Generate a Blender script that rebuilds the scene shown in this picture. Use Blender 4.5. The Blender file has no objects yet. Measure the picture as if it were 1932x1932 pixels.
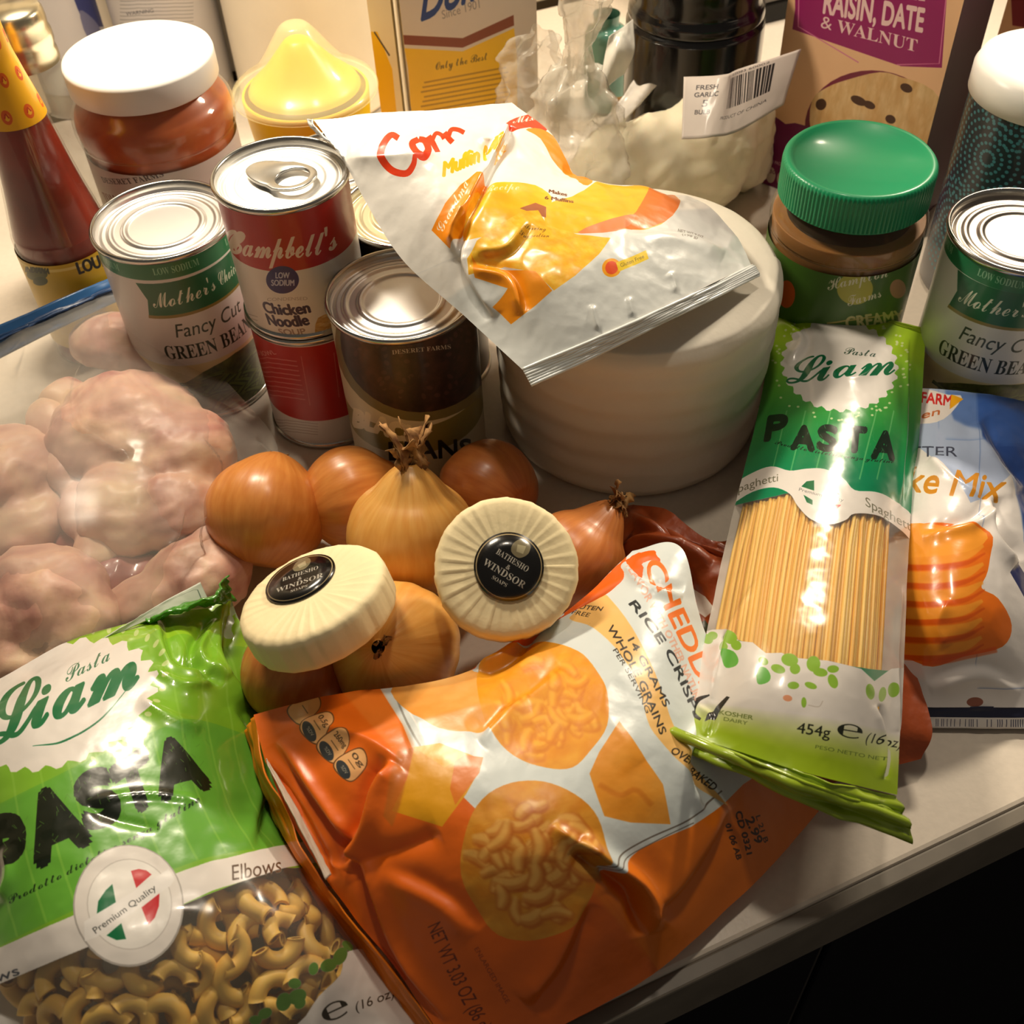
import bpy, bmesh, math, random
import numpy as np
from mathutils import Vector, Matrix
random.seed(7)
SC = bpy.context.scene
COL = SC.collection

# ---------------------------------------------------------------- camera
F = 2130.0; TH = math.radians(47.8); ROLL = math.radians(3.08); CAMH = 0.44; N = 1932
_r = np.array([1., 0, 0]); FW = np.array([0, math.cos(TH), -math.sin(TH)]); _u = np.cross(_r, FW)
RT = math.cos(ROLL) * _r - math.sin(ROLL) * _u
UP = math.sin(ROLL) * _r + math.cos(ROLL) * _u
ORG = np.array([0, 0, CAMH])
cam = bpy.data.cameras.new('camera'); cam.sensor_width = 36; cam.lens = F / N * 36; cam.clip_start = .01
cam.dof.use_dof = True; cam.dof.focus_distance = .52; cam.dof.aperture_fstop = 18
co = bpy.data.objects.new('camera', cam); COL.objects.link(co); SC.camera = co
m = Matrix.Identity(4)
for i in range(3):
    m[i][0] = RT[i]; m[i][1] = UP[i]; m[i][2] = -FW[i]; m[i][3] = ORG[i]
co.matrix_world = m
SC.view_settings.view_transform = 'Standard'; SC.view_settings.look = 'None'
SC.view_settings.gamma = 1; SC.view_settings.use_curve_mapping = False
SC.view_settings.exposure = 0.0
SC.cycles.use_denoising = True
SC.cycles.use_adaptive_sampling = True; SC.cycles.adaptive_threshold = .03
SC.cycles.max_bounces = 7; SC.cycles.diffuse_bounces = 3; SC.cycles.transparent_max_bounces = 14; SC.cycles.transmission_bounces = 8
SC.cycles.sample_clamp_indirect = 4.0; SC.cycles.caustics_reflective = False; SC.cycles.caustics_refractive = False

# ---------------------------------------------------------------- world and lamps
w = bpy.data.worlds.new('world'); SC.world = w; w.use_nodes = True
w.node_tree.nodes['Background'].inputs[0].default_value = (1.0, .86, .70, 1)
w.node_tree.nodes['Background'].inputs[1].default_value = 0.09
def area(name, loc, target, sx, sy, power, col):
    l = bpy.data.lights.new(name, 'AREA'); l.shape = 'RECTANGLE'; l.size = sx; l.size_y = sy; l.energy = power; l.color = col
    o = bpy.data.objects.new(name, l); COL.objects.link(o); o.location = loc
    o.rotation_euler = (Vector(target) - Vector(loc)).to_track_quat('-Z', 'Y').to_euler()
    o.rotation_euler.rotate_axis('Z', 0)
    return o
WARM = (1.0, .86, .66)
area('under_cabinet_lamp', (-.20, .68, .50), (-.12, .45, 0), .12, .04, 3.3, WARM)
area('under_cabinet_lamp', (.42, .84, .50), (.22, .50, 0), .12, .04, 4.4, WARM)
area('ceiling_lamp', (.10, .75, 1.9), (.05, .4, 0), .12, .12, 7.0, (1.0, .86, .68))

# ---------------------------------------------------------------- projection helpers
def P(x, y, z=0.):
    d = FW + RT * (x - 966) / F - UP * (y - 966) / F
    return ORG + d * ((z - CAMH) / d[2])
def proj(p):
    v = np.asarray(p, float) - ORG; d = v @ FW
    return np.stack([966 + F * (v @ RT) / d, 966 - F * (v @ UP) / d], -1)
def depth(p): return float((np.asarray(p) - ORG) @ FW)
def mmpx(p): return depth(p) / F

# ---------------------------------------------------------------- noise
def _h(ix, iy, iz, s):
    n = (ix * 374761393 + iy * 668265263 + iz * 2147483647 + s * 1274126177).astype(np.int64) & 0xffffffff
    n = ((n ^ (n >> 13)) * 1274126177) & 0xffffffff
    n = ((n ^ (n >> 15)) * 2246822519) & 0xffffffff
    return ((n ^ (n >> 16)) & 0xffff) / 65535.0
def vn3(x, y, z, s=0):
    x, y, z = np.broadcast_arrays(np.asarray(x, float), np.asarray(y, float), np.asarray(z, float))
    ix, iy, iz = [np.floor(a).astype(np.int64) for a in (x, y, z)]
    fx, fy, fz = x - ix, y - iy, z - iz
    fx, fy, fz = [a * a * (3 - 2 * a) for a in (fx, fy, fz)]
    r = 0
    for dx in (0, 1):
        for dy in (0, 1):
            for dz in (0, 1):
                r = r + _h(ix + dx, iy + dy, iz + dz, s) * (fx if dx else 1 - fx) * (fy if dy else 1 - fy) * (fz if dz else 1 - fz)
    return r
def fbm(x, y, z=0., s=0, o=4):
    r = 0; a = .5
    for k in range(o):
        r = r + a * (vn3(x * 2 ** k, y * 2 ** k, np.asarray(z) * 2 ** k, s + k) - .5); a *= .5
    return r * 2
def ridge(x, y, s=0, o=3):
    r = 0; a = .6
    for k in range(o):
        r = r + a * (1 - np.abs(2 * vn3(x * 2 ** k, y * 2 ** k, .5, s + k) - 1)) ** 2; a *= .5
    return r

# ---------------------------------------------------------------- scene helpers
def props(o, label=None, cat=None, group=None, kind=None):
    if label: o['label'] = label
    if cat: o['category'] = cat
    if group: o['group'] = group
    if kind: o['kind'] = kind
    return o
def thing(name, loc, label, cat, group=None, axis=None, rz=0):
    o = bpy.data.objects.new(name, None); COL.objects.link(o); o.location = Vector(loc)
    o.empty_display_size = .01
    if axis is not None:
        q = Vector((0, 0, 1)).rotation_difference(Vector(axis)); o.rotation_mode = 'QUATERNION'; o.rotation_quaternion = q
    elif rz: o.rotation_euler[2] = rz
    return props(o, label, cat, group)
def mesh(name, V, Fc, mat, parent=None, uv=None, smooth=True, world=False, mats=None, mi=None):
    V = np.asarray(V, float).reshape(-1, 3)
    if world and parent is not None: V = V - np.array(parent.location)
    me = bpy.data.meshes.new(name); me.from_pydata(V.tolist(), [], [list(map(int, f)) for f in Fc])
    if smooth: me.polygons.foreach_set('use_smooth', [True] * len(me.polygons))
    if uv is not None:
        l = me.uv_layers.new(name='uv'); vi = np.empty(len(me.loops), int); me.loops.foreach_get('vertex_index', vi)
        l.data.foreach_set('uv', np.asarray(uv, float).reshape(-1, 2)[vi].ravel())
    for mm in (mats or [mat]): me.materials.append(mm)
    if mi is not None: me.polygons.foreach_set('material_index', list(map(int, mi)))
    me.update()
    o = bpy.data.objects.new(name, me); COL.objects.link(o)
    if parent is not None: o.parent = parent
    return o
def gridfaces(a, b, off=0, flip=False, wrap=False):
    i, j = np.meshgrid(np.arange(a - 1), np.arange(b if wrap else b - 1), indexing='ij'); i = i.ravel(); j = j.ravel(); k = (j + 1) % b
    f = np.stack([i * b + j, i * b + k, (i + 1) * b + k, (i + 1) * b + j], 1) + off
    return f[:, ::-1] if flip else f
def lathe(name, prof, mat, parent, seg=64, uvv=None, rad=None, smooth=True, th0=0.):
    """prof: (r, z) list; local z axis; th0 is where the texture seam runs"""
    prof = np.array(prof, float); th = np.linspace(0, 2 * math.pi, seg + 1) + th0
    rr = prof[:, 0][:, None] * np.ones(seg + 1)
    if rad is not None: rr = rad(rr, th[None, :], prof[:, 1][:, None])
    V = np.stack([rr * np.cos(th), rr * np.sin(th), prof[:, 1][:, None] * np.ones(seg + 1)], -1)
    vv = (prof[:, 1] - prof[:, 1].min()) / max(1e-9, np.ptp(prof[:, 1])) if uvv is None else np.array(uvv)
    uv = np.stack([np.broadcast_to((th - th0) / (2 * math.pi), rr.shape), np.broadcast_to(vv[:, None], rr.shape)], -1)
    i = int(np.argmax(prof[:-1, 0] + prof[1:, 0])); flip = prof[i + 1, 1] < prof[i, 1] if abs(prof[i + 1, 1] - prof[i, 1]) > 1e-6 else prof[i + 1, 0] > prof[i, 0]
    return mesh(name, V, gridfaces(len(prof), seg + 1, flip=flip), mat, parent, uv, smooth)
def bevel(o, wd=.001, seg=2):
    b = o.modifiers.new('bevel', 'BEVEL'); b.width = wd; b.segments = seg; b.limit_method = 'ANGLE'; b.angle_limit = .7
    return o
def boxm(name, c, s, mat, parent=None, bw=.001, rz=0, world=False):
    c = np.array(c, float); s = np.array(s, float) / 2
    V = np.array([[x, y, z] for x in (-1, 1) for y in (-1, 1) for z in (-1, 1)], float) * s
    if rz:
        a, b = math.cos(rz), math.sin(rz); V = V @ np.array([[a, b, 0], [-b, a, 0], [0, 0, 1]])
    V = V + c
    o = mesh(name, V, [(0, 1, 3, 2), (4, 6, 7, 5), (0, 4, 5, 1), (2, 3, 7, 6), (0, 2, 6, 4), (1, 5, 7, 3)], mat, parent, smooth=False, world=world)
    if bw: bevel(o, bw)
    return o
def tube(name, pts, r, mat, parent=None, sides=8, world=False, r2=None):
    pts = np.array(pts, float); n = len(pts); T = np.gradient(pts, axis=0); T /= np.linalg.norm(T, axis=1)[:, None] + 1e-12
    ref = np.array([0, 0, 1.]) if abs(T[0][2]) < .9 else np.array([1., 0, 0])
    A = np.cross(T, ref); A /= np.linalg.norm(A, axis=1)[:, None]; B = np.cross(T, A)
    rr = np.broadcast_to(np.asarray(r, float), (n,)); rb = rr if r2 is None else np.broadcast_to(np.asarray(r2, float), (n,))
    th = np.linspace(0, 2 * math.pi, sides, endpoint=False)
    V = pts[:, None] + A[:, None] * (rr[:, None] * np.cos(th))[..., None] + B[:, None] * (rb[:, None] * np.sin(th))[..., None]
    Fc = [list(f) for f in gridfaces(n, sides, wrap=True)] + [list(range(sides)), list(range((n - 1) * sides, n * sides))[::-1]]
    return mesh(name, V, Fc, mat, parent, world=world)

# ---------------------------------------------------------------- splines
def cr1(C, t):
    """Catmull-Rom through the rows of C (n, ...) at parameters t in 0..1"""
    C = np.asarray(C, float); n = len(C); x = np.clip(np.asarray(t), 0, 1) * (n - 1); i = np.minimum(x.astype(int), n - 2); f = x - i
    E = np.concatenate([[2 * C[0] - C[1]], C, [2 * C[-1] - C[-2]]])
    f = f.reshape((-1,) + (1,) * (C.ndim - 1))
    p0, p1, p2, p3 = E[i], E[i + 1], E[i + 2], E[i + 3]
    return .5 * (2 * p1 + (p2 - p0) * f + (2 * p0 - 5 * p1 + 4 * p2 - p3) * f ** 2 + (3 * p1 - p0 - 3 * p2 + p3) * f ** 3)
def patch(rows, nu=160, nv=160):
    """rows of (px, py, z) from v=0 to v=1 -> world grid [v, u, 3]"""
    C = np.array([[P(*q) for q in r] for r in rows])
    A = cr1(C, np.linspace(0, 1, nv)); return np.swapaxes(cr1(np.swapaxes(A, 0, 1), np.linspace(0, 1, nu)), 0, 1)
def normals(S):
    n = np.cross(np.gradient(S, axis=1), np.gradient(S, axis=0)); return n / (np.linalg.norm(n, axis=-1, keepdims=True) + 1e-12)

class Map:
    """turns a place read off the photograph into the (u, v) of a printed surface"""
    def __init__(s, S):
        s.S = S; s.nv, s.nu = S.shape[:2]; s.G = proj(S)
        s.lu = np.linalg.norm(np.diff(S[s.nv // 2], axis=0), axis=1).sum(); s.lv = np.linalg.norm(np.diff(S[:, s.nu // 2], axis=0), axis=1).sum()
    def ev(s, u, v):
        x = u * (s.nu - 1); y = v * (s.nv - 1); i = np.clip(np.floor(x).astype(int), 0, s.nu - 2); j = np.clip(np.floor(y).astype(int), 0, s.nv - 2); fx = (x - i)[:, None]; fy = (y - j)[:, None]; G = s.G
        du = (G[j, i + 1] - G[j, i]) * (1 - fy) + (G[j + 1, i + 1] - G[j + 1, i]) * fy
        dv = (G[j + 1, i] - G[j, i]) * (1 - fx) + (G[j + 1, i + 1] - G[j, i + 1]) * fx
        return G[j, i] + du * fx + (G[j + 1, i] - G[j, i]) * fy, du * (s.nu - 1), dv * (s.nv - 1)
    def __call__(s, pts):
        pts = np.asarray(pts, float).reshape(-1, 2); st = 8; g = s.G[::st, ::st]; gf = g.reshape(-1, 2)
        k = np.concatenate([((pts[a:a + 500, None] - gf[None]) ** 2).sum(-1).argmin(1) for a in range(0, len(pts), 500)])
        v = (k // g.shape[1]) * st / (s.nv - 1.); u = (k % g.shape[1]) * st / (s.nu - 1.)
        for _ in range(7):
            p, du, dv = s.ev(u, v); e = pts - p; det = du[:, 0] * dv[:, 1] - du[:, 1] * dv[:, 0]; det = np.where(np.abs(det) < 1, 1, det)
            u = u + np.clip((e[:, 0] * dv[:, 1] - e[:, 1] * dv[:, 0]) / det, -.05, .05); v = v + np.clip((du[:, 0] * e[:, 1] - du[:, 1] * e[:, 0]) / det, -.05, .05)
        return np.stack([u, v], 1)

# ---------------------------------------------------------------- lettering outlines
def sty(s, f):
    if f in ('sansb', 'sansbi', 'ital'): return s
    b = dict(script=(0x1D4D0, 0x1D4EA), serif=(0x1D400, 0x1D41A), serifi=(0x1D468, 0x1D482), ital=(0x1D434, 0x1D44E), sansb=(0x1D5D4, 0x1D5EE), sansbi=(0x1D63C, 0x1D656)).get(f)
    if not b: return s
    r = ''
    for c in s:
        if 'A' <= c <= 'Z': r += chr(b[0] + ord(c) - 65)
        elif 'a' <= c <= 'z': r += '\u210e' if (f == 'ital' and c == 'h') else chr(b[1] + ord(c) - 97)
        elif c.isdigit() and f in ('serif', 'sansb'): r += chr((0x1D7CE if f == 'serif' else 0x1D7EC) + ord(c) - 48)
        else: r += c
    return r
_gc = {}; _keep = []
def glyphs(s, f, off):
    off = 0; k = (s, f, off)
    if k in _gc: return _gc[k]
    c = bpy.data.curves.new('t', 'FONT'); c.body = sty(s, f); c.offset = off; c.resolution_u = 4; c.fill_mode = 'NONE'
    o = bpy.data.objects.new('t', c); me = bpy.data.meshes.new_from_object(o)
    V = np.array([v.co[:2] for v in me.vertices]).reshape(-1, 2); E = np.array([tuple(e.vertices) for e in me.edges]).reshape(-1, 2)
    if len(E): # the closing edge of every loop comes stored low-high: turn it to follow the loop
        nx = np.abs(E[:, 1] - E[:, 0]) > 1; lo = E.min(1); hi = E.max(1); E = np.where(nx[:, None], np.stack([hi, lo], 1), np.stack([lo, hi], 1))
    bpy.data.objects.remove(o); bpy.data.meshes.remove(me)
    if _keep: bpy.data.curves.remove(c)
    else: _keep.append(c)          # keeps the lettering loaded
    if f in ('sansbi', 'ital'): V = V + np.stack([V[:, 1] * .22, 0 * V[:, 1]], 1)
    A, B = V[E[:, 0]], V[E[:, 1]]
    _gc[k] = (A, B); return A, B

# ---------------------------------------------------------------- label painter
class Tex:
    def __init__(s, name, w, h, base, M=None, alpha=1.):
        s.w, s.h = w, h; s.name = name; s.M = M
        s.c = np.ones((h, w, 3), np.float32) * np.array(base, np.float32); s.a = np.full((h, w), alpha, np.float32)
        s.Y, s.X = np.mgrid[0:h, 0:w]; s.X = (s.X + .5) / w; s.Y = (s.Y + .5) / h
    def tocan(s, pts, sp):
        pts = np.asarray(pts, float).reshape(-1, 2)
        q = s.M(pts) if sp == 'px' else pts
        return q * [s.w, s.h]
    def cover(s, A, B, pad=0):
        """A->B directed edges in canvas units; non-zero winding coverage"""
        K = 2; lo = np.floor(np.minimum(A.min(0), B.min(0))).astype(int) - 1 - pad; hi = np.ceil(np.maximum(A.max(0), B.max(0))).astype(int) + 1 + pad
        x0, y0 = max(lo[0], 0), max(lo[1], 0); x1, y1 = min(hi[0], s.w), min(hi[1], s.h)
        if x1 <= x0 or y1 <= y0: return None
        W, H = (x1 - x0) * K, (y1 - y0) * K
        a = (A - [x0, y0]) * K; b = (B - [x0, y0]) * K
        T = np.zeros((H, W + 2), np.int16)
        d = b[:, 1] - a[:, 1]; ok = np.abs(d) > 1e-9; a, b, d = a[ok], b[ok], d[ok]
        r0 = np.ceil(np.minimum(a[:, 1], b[:, 1]) - .5).astype(int); r1 = np.ceil(np.maximum(a[:, 1], b[:, 1]) - .5).astype(int)
        r0 = np.clip(r0, 0, H); r1 = np.clip(r1, 0, H); n = np.maximum(r1 - r0, 0)
        if n.sum() == 0: return None
        e = np.repeat(np.arange(len(n)), n); st = np.cumsum(n) - n; rows = np.arange(n.sum()) - np.repeat(st, n) + r0[e]
        xs = a[e, 0] + (rows + .5 - a[e, 1]) * (b[e, 0] - a[e, 0]) / d[e]
        np.add.at(T, (rows, np.clip(np.ceil(xs - .5), 0, W).astype(int)), np.where(d[e] > 0, 1, -1).astype(np.int16))
        m = (np.cumsum(T, 1)[:, :W] != 0).astype(np.float32).reshape(y1 - y0, K, x1 - x0, K).mean((1, 3))
        return slice(y0, y1), slice(x0, x1), m
    def put(s, cv, col, a=1., alpha=None, tex=None):
        if cv is None: return
        ys, xs, m = cv; m = m * a
        if tex is not None: colr = tex(s.X[ys, xs], s.Y[ys, xs])
        else: colr = np.array(col, np.float32)
        s.c[ys, xs] = s.c[ys, xs] * (1 - m[..., None]) + colr * m[..., None]
        if alpha is None: s.a[ys, xs] = np.maximum(s.a[ys, xs], m)
        else: s.a[ys, xs] = s.a[ys, xs] * (1 - m) + alpha * m
    def poly(s, pts, col, a=1., sp='px', alpha=None, tex=None, smooth=0, blur=0):
        pts = np.asarray(pts, float)
        if smooth:
            C = np.concatenate([pts[-2:], pts, pts[:2]]); n = len(C); t = np.linspace(2 / (n - 1), (n - 2) / (n - 1), smooth * len(pts) + 1)[:-1]; pts = cr1(C, t)
        else:
            q = []
            for i in range(len(pts)):
                for t in np.linspace(0, 1, 5)[:-1]: q.append(pts[i] * (1 - t) + pts[(i + 1) % len(pts)] * t)
            pts = np.array(q)
        c = s.tocan(pts, sp); cv = s.cover(c, np.roll(c, -1, 0))
        if cv is not None and blur:
            ys, xs, m = cv
            for _ in range(blur):
                m = (m + np.roll(m, 1, 0) + np.roll(m, -1, 0)) / 3; m = (m + np.roll(m, 1, 1) + np.roll(m, -1, 1)) / 3; 
            for _ in range(blur):
                m = (m + np.roll(m, 2, 0) + np.roll(m, -2, 0)) / 3; m = (m + np.roll(m, 2, 1) + np.roll(m, -2, 1)) / 3
            cv = (ys, xs, m)
        s.put(cv, col, a, alpha, tex)
    def ell(s, x, y, rx, ry, col, rot=0, **k):
        t = np.linspace(0, 2 * math.pi, 40, endpoint=False); r = math.radians(rot)
        a, b = rx * np.cos(t), ry * np.sin(t); s.poly(np.stack([x + a * math.cos(r) - b * math.sin(r), y + a * math.sin(r) + b * math.cos(r)], 1), col, **k)
    def burst(s, x, y, rx, ry, col, n=32, d=.08, rot=0, **k):
        t = np.linspace(0, 2 * math.pi, 4 * n, endpoint=False); q = 1 + d * np.tile([0, .9, 1, .35], n); r = math.radians(rot)
        a, b = rx * q * np.cos(t), ry * q * np.sin(t); s.poly(np.stack([x + a * math.cos(r) - b * math.sin(r), y + a * math.sin(r) + b * math.cos(r)], 1), col, **k)
    def line(s, pts, wd, col, smooth=True, **k):
        pts = np.asarray(pts, float)
        if smooth and len(pts) > 2: pts = cr1(pts, np.linspace(0, 1, len(pts) * 6))
        t = np.gradient(pts, axis=0); t /= np.linalg.norm(t, axis=1)[:, None] + 1e-9; n = np.stack([-t[:, 1], t[:, 0]], 1)
        wd = np.broadcast_to(np.asarray(wd, float), (len(pts),)) if np.ndim(wd) == 0 else np.interp(np.linspace(0, 1, len(pts)), np.linspace(0, 1, len(wd)), wd)
        n = n * wd[:, None] / 2; s.poly(np.concatenate([pts + n, (pts - n)[::-1]]), col, **k)
    def text(s, t, p0, p1, h, col, f='def', off=0., sp='px', up=None, a=1., bend=0., loc=False, shear=0., alpha=None, tex=None):
        """baseline from p0 to p1, capital height h (all read off the photograph); loc=True keeps the baseline straight on the label"""
        A, B = glyphs(t, f, off); off = max(0, off + .018 if f in ('sansb', 'sansbi') else off * .3)
        if not len(A): return
        x0, x1 = A[:, 0].min(), A[:, 0].max(); cap = .70 if f in ('def', 'sansb', 'sansbi', 'ital') else .68
        def lay(q):
            q = q.copy(); u = (q[:, 0] - x0) / (x1 - x0); v = q[:, 1] / cap; return u, v
        p0 = np.array(p0, float); p1 = np.array(p1, float)
        if loc:
            c0, c1 = s.tocan([p0], 'px')[0], s.tocan([p1], 'px')[0]; d0 = p0 * .5 + p1 * .5; ch = s.tocan([d0, d0 + [0, -h]], 'px'); hh = abs(ch[1][1] - ch[0][1])
            c1 = np.array([c1[0], c1[1]]); bx = c1 - c0; nx = np.array([-bx[1], bx[0]]); nx = nx / np.linalg.norm(nx) * hh
            f2 = lambda q: c0 + lay(q)[0][:, None] * bx + (lay(q)[1] + shear * 0)[:, None] * nx
        else:
            bx = p1 - p0; nx = np.array([bx[1], -bx[0]]) if up is None else np.array(up, float); nx = nx / np.linalg.norm(nx) * h
            if sp == 'uv': nx = -nx if up is None else nx
            def f2(q):
                u, v = lay(q); r = p0 + (u + shear * v * h / np.linalg.norm(bx))[:, None] * bx + (v + bend * 4 * u * (1 - u))[:, None] * nx
                return s.tocan(r, sp)
        a2, b2 = f2(A), f2(B); capc = np.linalg.norm(f2(np.array([[x0, cap]])) - f2(np.array([[x0, 0.]]))); rad = off * capc / cap
        cv = s.cover(a2, b2, int(rad + 2))
        if cv is not None and rad > .35:   # heavier strokes: grow the outline
            ys, xs, m = cv; g = m.copy()
            for q in (1., .5) if rad > 2 else (1.,):
                for k in range(8):
                    dx, dy = rad * q * math.cos(k * math.pi / 4), rad * q * math.sin(k * math.pi / 4); ix, iy = int(round(dx)), int(round(dy))
                    if ix or iy: g = np.maximum(g, np.roll(np.roll(m, iy, 0), ix, 1) * min(1, rad))
            cv = (ys, xs, g)
        s.put(cv, col, a, alpha, tex)
    def image(s):
        im = bpy.data.images.new(s.name, s.w, s.h, alpha=True); px = np.ones((s.h, s.w, 4), np.float32); px[..., :3] = np.clip(s.c, 0, 1); px[..., 3] = 1
        im.pixels.foreach_set(px.ravel()); im.update(); im.pack(); return im
    def mask(s):
        im = bpy.data.images.new(s.name + '_cover', s.w, s.h); im.colorspace_settings.name = 'Non-Color'
        px = np.ones((s.h, s.w, 4), np.float32); px[..., :3] = np.clip(s.a, 0, 1)[..., None]
        im.pixels.foreach_set(px.ravel()); im.update(); im.pack(); return im
def food(c1, c2, c3, sc, seed, k=1.):
    """printed picture of crumbly food: three colours mixed by noise"""
    c1, c2, c3 = [np.array(c, np.float32) for c in (c1, c2, c3)]
    def f(X, Y):
        n = np.clip(fbm(X * sc, Y * sc * k, 0, seed, 4) * 1.1 + .5, 0, 1)[..., None]; m = np.clip(ridge(X * sc * .6, Y * sc * .6 * k, seed + 9) * .9, 0, 1)[..., None]
        r = c1 * (1 - n) + c2 * n; return (r * (1 - .45 * m) + c3 * .45 * m).astype(np.float32)
    return f

# ---------------------------------------------------------------- materials
def lin(c):
    c = np.array(c, float) / (255. if max(c) > 1.01 else 1.); r = np.where(c <= .04045, c / 12.92, ((c + .055) / 1.055) ** 2.4); return tuple(map(float, r)) + (1.,)
def mat(name, col, rough=.5, metal=0., spec=.5, coat=0., trans=0., sss=0., var=.06, nscale=40., bump=0., bscale=200., ior=1.45, alpha=1., emis=0., aniso=0., col2=None, sheen=0.):
    m = bpy.data.materials.new(name); m.use_nodes = True; nt = m.node_tree; b = nt.nodes['Principled BSDF']; L = nt.links.new
    c = lin(col)
    b.inputs['Roughness'].default_value = rough; b.inputs['Metallic'].default_value = metal; b.inputs['Specular IOR Level'].default_value = spec
    b.inputs['Coat Weight'].default_value = coat; b.inputs['Coat Roughness'].default_value = .12; b.inputs['Transmission Weight'].default_value = trans; b.inputs['IOR'].default_value = ior
    b.inputs['Subsurface Weight'].default_value = sss; b.inputs['Subsurface Radius'].default_value = (.012, .005, .003); b.inputs['Subsurface Scale'].default_value = .6
    b.inputs['Alpha'].default_value = alpha; b.inputs['Anisotropic'].default_value = aniso
    tc = nt.nodes.new('ShaderNodeTexCoord'); n = nt.nodes.new('ShaderNodeTexNoise'); n.inputs['Scale'].default_value = nscale; n.inputs['Detail'].default_value = 5
    L(tc.outputs['Object'], n.inputs['Vector'])
    r = nt.nodes.new('ShaderNodeValToRGB'); r.color_ramp.elements[0].position = .32; r.color_ramp.elements[1].position = .68
    if col2 is None:
        r.color_ramp.elements[0].color = tuple(x * (1 - var) for x in c[:3]) + (1,); r.color_ramp.elements[1].color = tuple(min(1, x * (1 + var)) for x in c[:3]) + (1,)
    else: r.color_ramp.elements[0].color = c; r.color_ramp.elements[1].color = lin(col2)
    L(n.outputs['Fac'], r.inputs['Fac']); L(r.outputs['Color'], b.inputs['Base Color'])
    if bump:
        n2 = nt.nodes.new('ShaderNodeTexNoise'); n2.inputs['Scale'].default_value = bscale; n2.inputs['Detail'].default_value = 4; L(tc.outputs['Object'], n2.inputs['Vector'])
        bp = nt.nodes.new('ShaderNodeBump'); bp.inputs['Strength'].default_value = bump; bp.inputs['Distance'].default_value = .001; L(n2.outputs['Fac'], bp.inputs['Height']); L(bp.outputs['Normal'], b.inputs['Normal'])
    return m
def skin(nt, base=.028):
    """how strongly a thin plastic skin mirrors, the same from both sides"""
    lw = nt.nodes.new('ShaderNodeLayerWeight'); p = nt.nodes.new('ShaderNodeMath'); p.operation = 'POWER'; p.inputs[1].default_value = 4; m = nt.nodes.new('ShaderNodeMath'); m.operation = 'MULTIPLY_ADD'; m.inputs[1].default_value = .6; m.inputs[2].default_value = base
    nt.links.new(lw.outputs['Facing'], p.inputs[0]); nt.links.new(p.outputs[0], m.inputs[0]); return m
def film(name, col=(235, 235, 230), haze=.12, rough=.12, gl=.9, base=.028):
    """thin clear plastic: mostly see-through, with a glossy skin and a little haze"""
    m = bpy.data.materials.new(name); m.use_nodes = True; nt = m.node_tree; nt.nodes.clear(); L = nt.links.new; N_ = nt.nodes.new
    o = N_('ShaderNodeOutputMaterial'); t = N_('ShaderNodeBsdfTransparent'); t.inputs[0].default_value = (.97, .97, .965, 1)
    g = N_('ShaderNodeBsdfGlossy'); g.inputs['Roughness'].default_value = rough; g.inputs[0].default_value = (gl, gl, gl, 1)
    d = N_('ShaderNodeBsdfDiffuse'); d.inputs[0].default_value = lin(col)
    fr = skin(nt, base)
    mx = N_('ShaderNodeMixShader'); mx2 = N_('ShaderNodeMixShader'); ns = N_('ShaderNodeTexNoise'); ns.inputs['Scale'].default_value = 30; tc = N_('ShaderNodeTexCoord'); L(tc.outputs['Object'], ns.inputs['Vector'])
    mt = N_('ShaderNodeMath'); mt.operation = 'MULTIPLY'; mt.inputs[1].default_value = haze * 2; L(ns.outputs['Fac'], mt.inputs[0])
    L(mt.outputs[0], mx.inputs[0]); L(t.outputs[0], mx.inputs[1]); L(d.outputs[0], mx.inputs[2])
    L(fr.outputs[0], mx2.inputs[0]); L(mx.outputs[0], mx2.inputs[1]); L(g.outputs[0], mx2.inputs[2]); L(mx2.outputs[0], o.inputs[0])
    return m
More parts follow.
